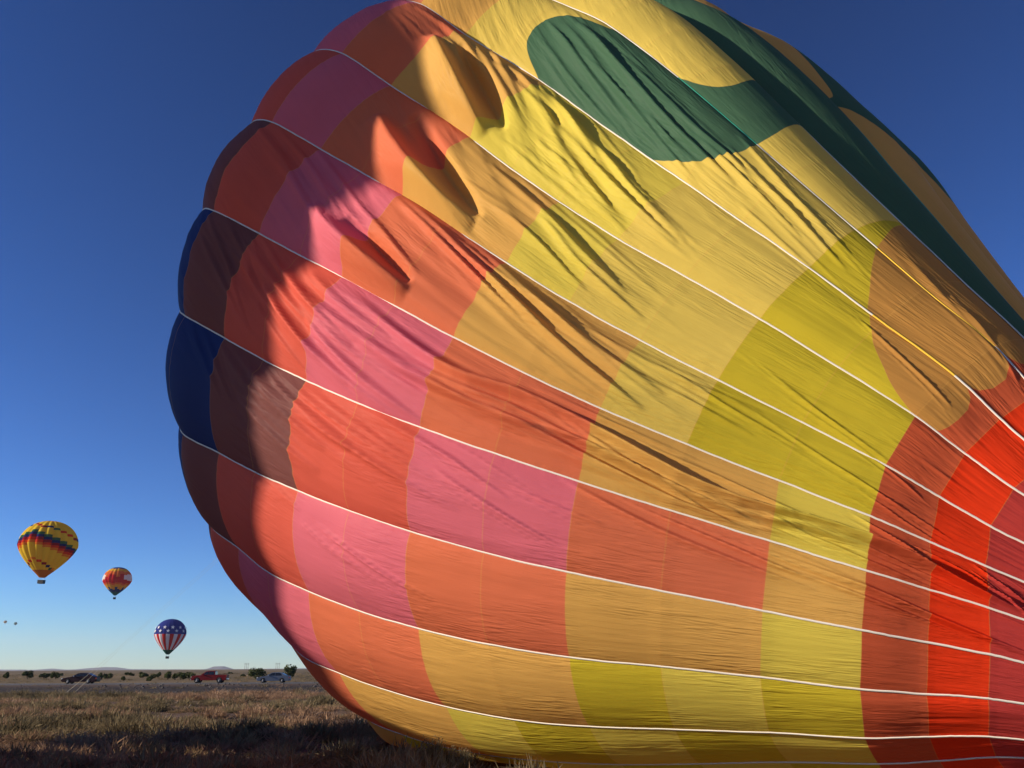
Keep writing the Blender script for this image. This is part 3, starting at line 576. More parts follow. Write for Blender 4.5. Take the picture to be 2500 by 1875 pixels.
# the hidden far side, crown and mouth: one joined part
Vs, Fs, A1, A2, Mi, Nn = [], [], [], [], [], []; base = 0; names = list(CM)
for shp, P, fab, gvr, nn, j0, j1, cn, fr_ in rest:
    st = 5 if fr_ else 1
    jj = np.arange(j0, j1 + 1, st); ii = np.arange(0, shp[0], 4 if fr_ else 1)
    if jj[-1] != j1: jj = np.append(jj, j1)
    if ii[-1] != shp[0] - 1: ii = np.append(ii, shp[0] - 1)
    idx = (ii[:, None] * shp[1] + jj[None]).ravel(); w = len(jj)
    a = (np.arange(len(ii) - 1)[:, None] * w + np.arange(w - 1)[None]).ravel()
    Vs.append(P[idx] + Minv); Fs.append(np.stack([a, a + w, a + w + 1, a + 1], 1) + base); A1.append(fab[idx]); A2.append(gvr[idx]); Nn.append(nn[idx])
    Mi.append(np.full(len(a), names.index(cn))); base += len(idx)
me = np_mesh("far_side_panels", np.concatenate(Vs), np.concatenate(Fs))
for nm, arr in (("fab", A1), ("gvr", A2)):
    at = me.attributes.new(nm, 'FLOAT_VECTOR', 'POINT'); at.data.foreach_set("vector", np.concatenate(arr).astype(np.float32).ravel())
o = link("far_side_panels", me, [CM[n] for n in names], big)
me.polygons.foreach_set("material_index", np.concatenate(Mi).astype(np.int32)); o["kind"] = "stuff"

# load tapes: flat white webbing sewn over the gore seams
TAPE = simple("tape_white", (0.70, 0.64, 0.54), 0.7, var=0.1, scale=6)
TAPEG = simple("tape_green", (0.03, 0.33, 0.20), 0.7)
TAPEY = simple("tape_yellow", (0.85, 0.52, 0.04), 0.7)
def tape_part(k, v0, v1, mat, hw=0.0145):
    n = int((v1 - v0) * 14) + 2
    vs = np.linspace(v0, v1, n)
    jit = 0.006 * smooth_noise(vs * 2.3 + k * 17, 3) + 0.003 * smooth_noise(vs * 11 + k * 7, 4)
    C = surface(np.full(n, float(k)), vs, detail=False)
    A_ = surface(np.full(n, k + 0.02), vs, detail=False); B_ = surface(np.full(n, k - 0.02) % 28, vs, detail=False)
    side = A_ - B_; side /= np.linalg.norm(side, axis=1, keepdims=True) + 1e-9
    tan = np.gradient(C, axis=0); tan /= np.linalg.norm(tan, axis=1, keepdims=True) + 1e-9
    side -= tan * (side * tan).sum(1, keepdims=True); side /= np.linalg.norm(side, axis=1, keepdims=True) + 1e-9
    nrm = np.cross(side, tan); nrm *= np.sign((nrm * (C - CEN(vs))).sum(1, keepdims=True))
    C = C + side * jit[:, None]
    rings = [C + side * (hw * a) + nrm * b for a, b in ((-1, 0.008), (-.7, 0.016), (.7, 0.016), (1, 0.008), (.6, 0.002), (-.6, 0.002))]
    Vv = np.stack(rings, 1).reshape(-1, 3) + Minv
    F = [[i * 6 + q, i * 6 + (q + 1) % 6, (i + 1) * 6 + (q + 1) % 6, (i + 1) * 6 + q] for i in range(n - 1) for q in range(6)]
    me = np_mesh("load_tape", Vv, F)
    o = link("load_tape", me, mat, big); return o
for k in range(NG):
    if k == 0:
        for a, b, mt_ in ((-9.8, 4.82, TAPE), (4.82, 6.4, TAPEG), (6.4, 8.32, TAPE), (8.32, 10.0, TAPEY), (10.0, 16, TAPE)): tape_part(k, a, b, mt_)
    elif k == 1:
        for a, b, mt_ in ((-9.8, 8.88, TAPE), (8.88, 10.0, TAPEY), (10.0, 16, TAPE)): tape_part(k, a, b, mt_)
    elif k in (26, 27): tape_part(k, -9.8, 16, TAPE if k == 27 else TAPEG)
    else: tape_part(k, -9.8, 16, TAPE)

# ------------------------------------------------------------------ desert ground
def hnoise(x, y):
    return 0.10 * noise2(x * 0.22 + 31, y * 0.22 + 17, 21) + 0.05 * noise2(x * 0.7, y * 0.7 + 9, 22) + 0.022 * noise2(x * 2.1, y * 2.1, 23)
def ground_z(x, y):
    x = np.asarray(x, float); y = np.asarray(y, float)
    d = np.hypot(x - 3, y - 14)
    near = np.clip((d - 14) / 6, 0, 1) * np.clip(1 - (y - 80) / 14, 0, 1)
    dip = -0.45 * np.clip((y - 58) / 8, 0, 1) * np.clip((97 - y) / 14, 0, 1)
    far = np.clip((y - 120) / 400, 0, 1) * (0.8 * noise2(x * 0.006, y * 0.006, 24) - 0.3) + np.clip((y - 900) / 5000, 0, 1) * np.clip((x + 2500) / 4000, -0.4, 1) * 11
    road = np.where((y > 97) & (y < 110), 0.0, 1.0)
    return hnoise(x, y) * near - 0.02 + dip + far * road
ys = np.concatenate([np.linspace(-60, 8, 18), np.linspace(9, 62, 200), np.linspace(63, 112, 110), np.geomspace(114, 9000, 110)])
us = np.concatenate([np.linspace(-4.2, -0.75, 60)[:-1], np.linspace(-0.75, 0.75, 230), np.linspace(0.75, 4.2, 60)[1:]])
YY = np.repeat(ys[:, None], len(us), 1); XX = us[None] * (np.abs(YY) * 0.9 + 26)
ZZ = ground_z(XX, YY)
nu_ = len(us); a = (np.arange(len(ys) - 1)[:, None] * nu_ + np.arange(nu_ - 1)[None]).ravel()
gme = np_mesh("ground", np.stack([XX, YY, ZZ], -1).reshape(-1, 3), np.stack([a, a + 1, a + nu_ + 1, a + nu_], 1))
gm, nt, out, N, L = nodes("desert_soil")
tc = N("ShaderNodeTexCoord"); sx = N("ShaderNodeSeparateXYZ"); L(tc.outputs["Object"], sx.inputs[0])
def NZ(scale, det=5.0, rough=0.6, vec=None, sc=None):
    n = N("ShaderNodeTexNoise"); n.inputs["Scale"].default_value = scale; n.inputs["Detail"].default_value = det; n.inputs["Roughness"].default_value = rough
    if sc:
        mp = N("ShaderNodeMapping"); mp.inputs["Scale"].default_value = sc; L(tc.outputs["Object"], mp.inputs["Vector"]); L(mp.outputs[0], n.inputs["Vector"])
    else: L(tc.outputs["Object"], n.inputs["Vector"])
    return n.outputs[0]
def RAMP(fac, stops):
    r = N("ShaderNodeValToRGB"); L(fac, r.inputs[0]); e = r.color_ramp.elements
    while len(e) < len(stops): e.new(0.5)
    for q, (p, c) in zip(e, stops): q.position = p; q.color = (*c, 1)
    return r.outputs[0]
def MIXC(fac, a, b):
    mx = N("ShaderNodeMix", data_type='RGBA'); L(fac, mx.inputs[0]); L(a, mx.inputs[6]); L(b, mx.inputs[7]); return mx.outputs[2]
def BAND(lo, hi, soft):
    m1 = N("ShaderNodeMapRange"); m1.inputs[1].default_value = lo; m1.inputs[2].default_value = lo + soft; L(sx.outputs[1], m1.inputs[0])
    m2 = N("ShaderNodeMapRange"); m2.inputs[1].default_value = hi; m2.inputs[2].default_value = hi - soft; L(sx.outputs[1], m2.inputs[0])
    mm = N("ShaderNodeMath", operation='MULTIPLY'); L(m1.outputs[0], mm.inputs[0]); L(m2.outputs[0], mm.inputs[1]); return mm.outputs[0]
soil = RAMP(NZ(0.55), [(0.3, (0.075, 0.046, 0.032)), (0.5, (0.13, 0.083, 0.060)), (0.72, (0.20, 0.135, 0.10))])
grit = RAMP(NZ(9.0), [(0.35, (0.035, 0.024, 0.018)), (0.65, (0.16, 0.11, 0.082))])
mx0 = N("ShaderNodeMix", data_type='RGBA'); mx0.inputs[0].default_value = 0.45; L(soil, mx0.inputs[6]); L(grit, mx0.inputs[7])
gravel = RAMP(NZ(2.2, 8, 0.75), [(0.34, (0.016, 0.013, 0.013)), (0.52, (0.045, 0.037, 0.033)), (0.70, (0.11, 0.09, 0.078))])
plain = RAMP(NZ(0.02, 8, 0.65, sc=(1, 0.35, 1)), [(0.3, (0.075, 0.060, 0.030)), (0.5, (0.135, 0.098, 0.052)), (0.7, (0.19, 0.14, 0.08))])
c = MIXC(BAND(62, 99, 7), mx0.outputs[2], gravel)
c = MIXC(BAND(104, 99999, 3), c, plain)
pr = N("ShaderNodeBsdfPrincipled"); pr.inputs["Roughness"].default_value = 0.95; pr.inputs["Specular IOR Level"].default_value = 0.1
L(c, pr.inputs["Base Color"])
bp = N("ShaderNodeBump"); bp.inputs["Strength"].default_value = 0.8; bp.inputs["Distance"].default_value = 0.06
L(NZ(7.0, 8, 0.7), bp.inputs["Height"]); L(bp.outputs[0], pr.inputs["Normal"]); L(pr.outputs[0], out.inputs[0])
tag(link("ground", gme, gm), kind="structure")

# road along the far side of the field
asph = simple("asphalt", (0.055, 0.052, 0.05), 0.85, var=0.2, scale=0.6)
RX = np.linspace(-420, 420, 60); rv = []
for x in RX:
    for yy, zz in ((99.4, -0.02), (100.2, 0.065), (107.0, 0.065), (107.8, -0.05)): rv.append((x, yy, zz))
fa = [[i * 4 + k, i * 4 + k + 1, (i + 1) * 4 + k + 1, (i + 1) * 4 + k] for i in range(59) for k in range(3)]
tag(link("road", np_mesh("road", rv, fa), asph), kind="structure")
line = simple("road_paint", (0.6, 0.58, 0.5), 0.8)
for yy in (100.6, 106.6):
    b = MB(); b.add([(-420, yy - .06, .069), (420, yy - .06, .069), (420, yy + .06, .069), (-420, yy + .06, .069)], [(0, 1, 2, 3)])
    tag(b.build("edge_line", line), kind="structure")

# horizon hills, with the blue of distance haze put into their colour
hillm = simple("hill_rock_hazed", (0.12, 0.125, 0.16), 0.95, var=0.25, scale=0.002)
def hill(x0, x1, y, prof, name="hill", deep=300):
    n = 60; m_ = 14; xs = np.linspace(x0, x1, n); v = []
    for i, x in enumerate(xs):
        t = i / (n - 1); h = np.interp(t, [p[0] for p in prof], [p[1] for p in prof]) + 3.0 * noise.noise(Vector((x * .004, y * .001, 3))) * (1 if 0 < i < n - 1 else 0)
        for j in range(m_ + 1):
            u = j / m_; yy = y - deep / 2 + deep * u
            v.append((x, yy, max(-2, h * math.sin(math.pi * u) ** 0.6 * (1 + .12 * noise.noise(Vector((x * .006, yy * .006, 9)))) - 2)))
    w = m_ + 1; a = (np.arange(n - 1)[:, None] * w + np.arange(m_)[None]).ravel()
    tag(link(name, np_mesh(name, v, np.stack([a, a + w, a + w + 1, a + 1], 1)), hillm), kind="structure")
hill(-4900, -2900, 8000, [(0, 9), (.2, 10), (.27, 20), (.33, 10), (.39, 10), (.45, 22), (.515, 32), (.58, 26), (.64, 11), (1, 5)])
hill(-2540, -2260, 6900, [(0, 0), (.2, 12), (.35, 27), (.65, 28), (.78, 18), (.9, 8), (1, 0)], "mesa", 120)
hill(-6900, -4800, 8300, [(0, 14), (.3, 18), (.7, 14), (1, 12)])
hill(-3000, 6800, 8400, [(0, 4), (.1, 12), (.5, 20), (1, 30)])

# ------------------------------------------------------------------ brush
def blade_cloud(n, r, h, seed, wid=0.02, up=0.6, dome=0.75):
    """a low mound of twigs and blades: one sliver each, thickest at the mound's surface"""
    g = np.random.default_rng(seed)
    a = g.uniform(0, 2 * np.pi, n); e = np.arcsin(g.uniform(0.0, 1, n)); rad = g.uniform(0.35, 1.0, n) ** dome
    d = np.stack([np.cos(a) * np.cos(e), np.sin(a) * np.cos(e), np.sin(e)], 1)
    lump = 1 + .22 * np.sin(a * 3 + seed) + .12 * np.sin(a * 5 + 2 * seed)
    base = d * (rad * lump)[:, None] * [r, r, h * .8]
    dr = d + [0, 0, up] + g.normal(0, .45, (n, 3)); dr /= np.linalg.norm(dr, axis=1, keepdims=True)
    ln = h * g.uniform(.22, .55, (n, 1)); tip = base + dr * ln; base = base - dr * ln * .5
    base[:, 2] = np.maximum(base[:, 2], -.03)
    b = g.normal(0, 1, (n, 3)); sd = np.cross(dr, b); sd /= np.linalg.norm(sd, axis=1, keepdims=True) + 1e-9; sd *= wid * g.uniform(.6, 1.4, (n, 1))
    V = np.stack([base - sd, base + sd, tip], 1).reshape(-1, 3)
    return V, np.arange(3 * n).reshape(n, 3)
def veg_mat(name, c0, c1, c2, tr=0.25):
    mt, nt, out, N, L = nodes(name)
    tc = N("ShaderNodeTexCoord"); n = N("ShaderNodeTexNoise"); n.inputs["Scale"].default_value = 0.9; n.inputs["Detail"].default_value = 6
    L(tc.outputs["Object"], n.inputs["Vector"])
    r = N("ShaderNodeValToRGB"); L(n.outputs[0], r.inputs[0]); e = r.color_ramp.elements; e.new(0.5)
    for q, (p, c) in zip(e, ((0.32, c0), (0.5, c1), (0.7, c2))): q.position = p; q.color = (*c, 1)
    d = N("ShaderNodeBsdfDiffuse"); t = N("ShaderNodeBsdfTranslucent"); mx = N("ShaderNodeMixShader"); mx.inputs[0].default_value = tr
    L(r.outputs[0], d.inputs[0]); L(r.outputs[0], t.inputs[0]); L(d.outputs[0], mx.inputs[1]); L(t.outputs[0], mx.inputs[2]); L(mx.outputs[0], out.inputs[0]); return mt
VM = {'rust': veg_mat("rust_brush", (0.20, 0.122, 0.074), (0.30, 0.19, 0.118), (0.42, 0.28, 0.18)),
      'straw': veg_mat("dry_grass", (0.20, 0.135, 0.07), (0.32, 0.22, 0.115), (0.44, 0.32, 0.18)),
      'olive': veg_mat("green_brush", (0.10, 0.08, 0.045), (0.165, 0.13, 0.075), (0.24, 0.185, 0.11)),
      'sage': veg_mat("sage_brush", (0.15, 0.115, 0.065), (0.23, 0.18, 0.10), (0.31, 0.24, 0.14))}
VAR = {nm: [blade_cloud(n, r, h, 50 + i + 9 * q, wid, up) for i in range(5)] for q, (nm, n, r, h, wid, up) in enumerate((('rust', 210, 0.52, 0.30, .011, .3), ('straw', 110, 0.26, 0.24, .007, 1.3), ('olive', 210, 0.44, 0.33, .013, .4), ('sage', 210, 0.48, 0.34, .011, .5)))}
acc = {k: ([], []) for k in VM}; cnt = {k: 0 for k in VM}
def under_balloon(x, y):
    return ((x - 4.8) / 6.6) ** 2 + ((y - 16.5) / 4.6) ** 2 < 1
g = np.random.default_rng(99)
n_put = 0
while n_put < 7000:
    y = 11 + 55 * g.uniform() ** 0.95; x = g.uniform(-0.78, 0.55) * (y * 1.02 + 3)
    if under_balloon(x, y) or (x > 0.5 and y < 14.5) : continue
    if x > 2 and y < 34: continue
    dn = .55 * noise2(np.array([x * .13 + 3]), np.array([y * .30]), 41)[0] + .75 * noise2(np.array([x * .55]), np.array([y * .62]), 44)[0]; dc = noise2(np.array([x * .07]), np.array([y * .22 + 5]), 42)[0]
    if g.uniform() > (0.62 + 1.25 * dn if y > 21 else 0.8 + .6 * dn): continue
    t = dc + g.normal(0, .33)
    nm = 'rust' if t > -0.02 else ('straw' if t > -0.14 else ('sage' if t > -0.48 else 'olive'))
    V, T = VAR[nm][g.integers(4)]
    s = (0.38 + 1.25 * g.uniform() ** 2.6) * (1.0 if y > 18 else 0.85); a = g.uniform(0, 6.28); ca, sa = math.cos(a), math.sin(a)
    R_ = np.array([[ca, -sa, 0], [sa, ca, 0], [0, 0, g.uniform(.55, 1.05)]]) * s
    acc[nm][0].append(V @ R_.T + [x, y, float(ground_z(x, y))]); acc[nm][1].append(T + cnt[nm]); cnt[nm] += len(V); n_put += 1
# sparser scrub between the track and the road and on the plain beyond
for _ in range(2600):
    y = 64 + 420 * g.uniform() ** 2.0; x = g.uniform(-0.8, 0.7) * y
    if 98.5 < y < 109: continue
    if y < 98 and g.uniform() > .45 + .5 * noise2(np.array([x * .12]), np.array([y * .12]), 43)[0]: continue
    nm = ('rust', 'straw', 'sage', 'olive')[g.integers(4)] if y < 98 else ('straw', 'sage', 'olive', 'straw')[g.integers(4)]
    V, T = VAR[nm][g.integers(4)]
    V, T = V[:180], T[:60]
    s = g.uniform(0.8, 1.5) * (1 + max(0, y - 100) * .004)
    acc[nm][0].append(V * [s * 1.3, s * 1.3, s * .8] + [x, y, float(ground_z(x, y))]); acc[nm][1].append(T + cnt[nm]); cnt[nm] += len(V)
for nm, nn_ in (('rust', "rusty_brush"), ('straw', "dry_grass"), ('olive', "green_brush"), ('sage', "sage_brush")):
    o = link(nn_, np_mesh(nn_, np.concatenate(acc[nm][0]), np.concatenate(acc[nm][1])), VM[nm], smooth=False)
    tag(o, {"rust": "low rust brown desert brush covering the field", "straw": "pale dry grass tufts scattered over the field", "olive": "low green brush scattered over the field", "sage": "grey green sage scrub scattered over the field"}[nm], "ground cover", kind="stuff")
# pebbles
b = []; f = []; k0 = 0
for _ in range(2600):
    y = 11 + 50 * g.uniform() ** 1.3; x = g.uniform(-.78, .3) * (y + 3)
    if under_balloon(x, y): continue
    r = g.uniform(.012, .05) * (1 + (g.uniform() > .96) * 1.6); z = float(ground_z(x, y))
    pv = np.array([(1, 0, 0), (0, 1, 0), (-1, 0, 0), (0, -1, 0), (0, 0, .7), (0, 0, -.5)]) * r * g.uniform(.6, 1.3, (6, 1)) + [x, y, z + r * .2]
    b.append(pv); f.append(np.array([(0, 1, 4), (1, 2, 4), (2, 3, 4), (3, 0, 4), (1, 0, 5), (2, 1, 5), (3, 2, 5), (0, 3, 5)]) + k0); k0 += 6
o = link("pebbles", np_mesh("pebbles", np.concatenate(b), np.concatenate(f)), simple("pebble", (0.17, 0.13, 0.105), 0.9, var=0.5, scale=1.7), smooth=False)
tag(o, "small stones lying on the bare soil between the brush", "stones", kind="stuff")
# rubble on the embankment below the road
b = []; f = []; k0 = 0
for _ in range(3000):
    x = g.uniform(-95, 60); y = g.uniform(66, 99)
    if noise2(np.array([x * .05]), np.array([y * .15]), 77)[0] < -.25: continue
    r = g.uniform(.05, .2) * (1 if x > -46 else .6); z = float(ground_z(x, y))
    pv = np.array([(1, 0, 0), (0, 1, 0), (-1, 0, 0), (0, -1, 0), (0, 0, .8), (0, 0, -.5)]) * r * g.uniform(.6, 1.3, (6, 1)) + [x, y, z + r * .1]
    b.append(pv); f.append(np.array([(0, 1, 4), (1, 2, 4), (2, 3, 4), (3, 0, 4), (1, 0, 5), (2, 1, 5), (3, 2, 5), (0, 3, 5)]) + k0); k0 += 6
o = link("embankment_rubble", np_mesh("embankment_rubble", np.concatenate(b), np.concatenate(f)), simple("rubble", (0.06, 0.052, 0.05), 0.95, var=0.55, scale=.8), smooth=False)
tag(o, "grey rubble on the low bank below the road", "rubble", kind="stuff")

# ------------------------------------------------------------------ placing by the line of sight
def on_ray(px, py, dist=None, z=None):
    dx, dy = px - 1250, py - 937.5
    u = cr * dx - sr * dy; v = sr * dx + cr * dy
    d = X0 * (u / 1950) + U0 * (-v / 1950) + F0
    if z is not None: t = (z - EYE) / d.z
    else: t = dist / d.length
    return Vector((0, 0, EYE)) + d * t

# ------------------------------------------------------------------ junipers and bushes along the road
def leaf_ball(name, r, h, n, seed, mat, parent, lobes=7, leaf=0.10):
    g = np.random.default_rng(seed)
    c = np.stack([g.uniform(-.6, .6, lobes) * r, g.uniform(-.5, .5, lobes) * r, g.uniform(.25, .72, lobes) * h], 1); rad = g.uniform(.28, .52, lobes)
    q = g.integers(0, lobes, n); d = g.normal(0, 1, (n, 3)); d /= np.linalg.norm(d, axis=1, keepdims=True)
    p = c[q] + d * (rad[q] * g.uniform(.55, 1.05, n) ** 0.5)[:, None] * [r, r, h * .62]
    p[:, 2] = np.abs(p[:, 2]) + 0.02
    a = g.normal(0, 1, (n, 3)); a /= np.linalg.norm(a, axis=1, keepdims=True); b = np.cross(a, d); b /= np.linalg.norm(b, axis=1, keepdims=True) + 1e-9
    s = leaf * g.uniform(.6, 1.5, (n, 1))
    V = np.stack([p - a * s, p + b * s * .6, p + a * s, p - b * s * .6], 1).reshape(-1, 3)
    F = np.arange(4 * n).reshape(n, 4)
    return link(name, np_mesh(name, V, F), mat, parent, smooth=False)
JM = veg_mat("juniper", (0.035, 0.046, 0.020), (0.065, 0.078, 0.033), (0.11, 0.12, 0.055), 0.1)
BARK = simple("bark", (0.09, 0.065, 0.045), 0.9)
SH = [  # px x, px y of the foot, width px, height px, label
 (14, 1655, 16, 12, "small dark bush at the far left edge beyond the road"),
 (67, 1656, 26, 15, "dark rounded bush second from the left beyond the road"),
 (107, 1654, 22, 12, "dull green bush left of the dark car, nearer of two"),
 (136, 1655, 24, 12, "low green bush just left of the dark car's nose"),
 (151, 1643, 10, 5, "tiny dark tree on the plain above the dark car's bonnet"),
 (244, 1658, 13, 14, "dark bush touching the rear of the dark car"),
 (262, 1657, 19, 14, "rounded dark bush a little right of the dark car"),
 (300, 1661, 11, 8, "small olive bush alone right of the dark car"),
 (310, 1645, 8, 5, "tiny far bush left of the pair on the plain"),
 (321, 1644, 10, 6, "tiny far bush right of the pair on the plain"),
 (349, 1653, 24, 11, "dark spreading bush on the plain between dark car and truck"),
 (367, 1662, 20, 13, "green bush close to the road between dark car and truck"),
 (386, 1653, 15, 10, "small dark bush behind the green roadside bush"),
 (409, 1659, 22, 15, "tall dark bush first of the row ahead of the red truck"),
 (427, 1659, 13, 12, "dark bush second of the row ahead of the red truck"),
 (441, 1659, 22, 13, "dark bush third of the row ahead of the red truck"),
 (462, 1659, 24, 14, "dark bush touching the front of the red truck"),
 (562, 1645, 8, 4, "tiny bush on the plain behind the red truck"),
 (592, 1652, 10, 6, "small round bush between the truck and the big juniper"),
 (626, 1657, 48, 21, "big dense green juniper ahead of the silver car"),
 (706, 1656, 34, 25, "tall green juniper behind the silver car beside the balloon"),
]
for i, (px, py, w, h, lab) in enumerate(SH):
    zz = 0.0; p = on_ray(px, max(py, 1641.5), z=0.0)
    if py < 1647: p = on_ray(px, py, dist={5: 330, 6: 300, 4: 360}.get(h, 340)); 
    gz = float(ground_z(p.x, p.y)); D = p.y
    if 97 < D < 110: p = p * (112 / D); p.z = 0; D = 112; gz = float(ground_z(p.x, p.y))
    t = empty("juniper_bush", (p.x, p.y, gz - 0.05)); tag(t, lab, "bush", "bushes beyond the road")
    r = w / 1950 * D / 2 * 1.12; hh = h / 1950 * D * 1.3
    leaf_ball("crown", r, hh, 1500 if w > 30 else 650, 300 + i, JM, t, 11 if w > 30 else 6, 0.09 * max(1, D / 110))
    b = MB()
    for k in range(3):
        a = k * 2.1 + i; b.tube([(0, 0, 0), (math.cos(a) * r * .2, math.sin(a) * r * .2, hh * .3), (math.cos(a) * r * .35, math.sin(a) * r * .35, hh * .55)], [.07, .05, .02], 5)
    b.build("trunk", BARK, t)

# the two bushes in front of the balloon's underside
def sagebush(px, py, r, h, mat, lab, seed, n=2600):
    p = on_ray(px, py, z=0.0)
    t = empty("sagebrush", (p.x, p.y, -0.03)); tag(t, lab, "bush")
    g = np.random.default_rng(seed); b = MB()
    tips = []
    for k in range(26):
        a = g.uniform(0, 6.28); l = g.uniform(.2, 1); e = Vector((math.cos(a) * r * l, math.sin(a) * r * l, h * (1 - .45 * l * l) * g.uniform(.75, 1.08)))
        m_ = e * .5 + Vector((g.normal(0, .02), g.normal(0, .02), .05)); b.tube([(0, 0, 0), m_, e], [.008, .005, .0025], 4); tips.append((m_, e))
    b.build("stem", BARK, t)
    q = g.integers(0, len(tips), n); u = g.uniform(0.1, 1.05, n)
    P0 = np.array([tips[k][0] for k in q]); P1 = np.array([tips[k][1] for k in q]); p_ = P0 + (P1 - P0) * u[:, None] + g.normal(0, .035, (n, 3))
    a = g.normal(0, 1, (n, 3)) + [0, 0, 1.6]; a /= np.linalg.norm(a, axis=1, keepdims=True); c_ = g.normal(0, 1, (n, 3)); b_ = np.cross(a, c_); b_ /= np.linalg.norm(b_, axis=1, keepdims=True)
    s = 0.022 * g.uniform(.6, 1.4, (n, 1)); V = np.stack([p_ - a * s, p_ + b_ * s * .22, p_ + a * s, p_ - b_ * s * .22], 1).reshape(-1, 3)
    link("foliage", np_mesh("foliage", V, np.arange(4 * n).reshape(n, 4)), mat, t, smooth=False)
sagebush(1058, 1880, .34, .52, VM['olive'], "green sagebrush standing in front of the lying balloon's yellow underside", 5)
sagebush(1122, 1884, .32, .38, VM['sage'], "brownish sagebrush right of the green one, before the yellow underside", 6, 2000)
sagebush(1000, 1884, .22, .16, VM['straw'], "low tuft of dry grass left of the green sagebrush", 8, 900)

# ------------------------------------------------------------------ vehicles on the road (they face left, -x)
GLASS = simple("car_glass", (0.015, 0.018, 0.02), 0.06, spec=0.8)
TYRE = simple("tyre_rubber", (0.015, 0.015, 0.015), 0.85)
RIM = simple("alloy_rim", (0.13, 0.135, 0.16), 0.5, metal=0.4)
CHROME = simple("chrome", (0.5, 0.5, 0.52), 0.3, metal=0.9)
LAMP = simple("lamp_glass", (0.85, 0.83, 0.78), 0.08, spec=1.0)
TAIL = simple("tail_lens", (0.45, 0.01, 0.01), 0.15, spec=1.0)
BLACK = simple("black_trim", (0.01, 0.01, 0.01), 0.5)
def paint(name, c): return simple(name, c, 0.5, metal=0.0, spec=0.15, coat=0.1)
def slab(b, prof, w, mi=0, inset=0.05, crown_z=None, narrow=0.0):
    """side profile (x, z) lofted across the width with rounded edges; upper points drawn in by narrow"""
    zs = [p[1] for p in prof]; z0, z1 = min(zs), max(zs); cx = sum(p[0] for p in prof) / len(prof); cz = (z0 + z1) / 2
    st = []
    for s, k in ((-1, 1), (-.9, 0), (.9, 0), (1, 1)):
        ring = []
        for x, z in prof:
            u = (z - z0) / (z1 - z0); yy = s * w / 2 * (1 - narrow * u)
            ring.append((x + (cx - x) * inset * .35 * k, yy, z + (cz - z) * inset * k * 1.2))
        st.append(ring)
    n = len(prof); vs = [p for r in st for p in r]; fs = [tuple(range(n)), tuple(3 * n + i for i in range(n - 1, -1, -1))]
    for r in range(3):
        for i in range(n): fs.append((r * n + i, r * n + (i + 1) % n, (r + 1) * n + (i + 1) % n, (r + 1) * n + i))
    b.add(vs, fs, mi)
def wheel(t, x, y, r, sgn, wdt=0.22):
    b = MB(); n = 22; prof = [(r * .62, -wdt / 2), (r * .94, -wdt / 2), (r, -wdt * .3), (r, wdt * .3), (r * .94, wdt / 2), (r * .62, wdt / 2)]
    vs = [(x + q * math.cos(2 * math.pi * k / n), y + yy, r + q * math.sin(2 * math.pi * k / n)) for k in range(n) for q, yy in prof]
    m_ = len(prof); b.add(vs, [(k * m_ + i, k * m_ + (i + 1) % m_, ((k + 1) % n) * m_ + (i + 1) % m_, ((k + 1) % n) * m_ + i) for k in range(n) for i in range(m_)])
    ty = b.build("tyre", TYRE, t, True)
    c = MB(); yo = y + sgn * wdt * .36
    c.tube([(x, yo - sgn * .05, r), (x, yo, r)], [r * .62, r * .60], 20)
    c.build("rim", simple_dark_rim, ty)
    d = MB()
    for k in range(5):
        a = 2 * math.pi * k / 5 + .3; d.tube([(x, yo + sgn * .02, r), (x + math.cos(a) * r * .56, yo + sgn * .02, r + math.sin(a) * r * .56)], [.06, .045], 6)
    d.tube([(x, yo, r), (x, yo + sgn * .04, r)], [.08, .07], 10); d.build("spokes", RIM, ty)
simple_dark_rim = simple("rim_well", (0.10, 0.10, 0.11), 0.5, metal=0.5)
def arch_profile(prof_top, wheels, r, zb):
    """closed profile: top line given front to back, underside with wheel arches cut out"""
    bot = []
    x1 = prof_top[-1][0]; x0 = prof_top[0][0]
    for wx in sorted(wheels, reverse=True):
        for k in range(9):
            a = math.pi * k / 8; xx = wx + math.cos(a) * r * 1.18; zz = r + math.sin(a) * r * 1.16
            bot.append((xx, max(zb, zz if k not in (0, 8) else zb)))
    return list(prof_top) + [(x1 - .05, zb)] + bot + [(x0 + .06, zb)]
def poly_panel(b, pts, y, mi=0, th=0.012):
    s = 1 if y > 0 else -1; n = len(pts)
    vs = [(x, yy - s * 0, z) for x, z, yy in pts] + [(x, yy + s * th, z) for x, z, yy in pts]
    b.add(vs, [tuple(range(n)), tuple(range(2 * n - 1, n - 1, -1))] + [(i, (i + 1) % n, n + (i + 1) % n, n + i) for i in range(n)], mi)
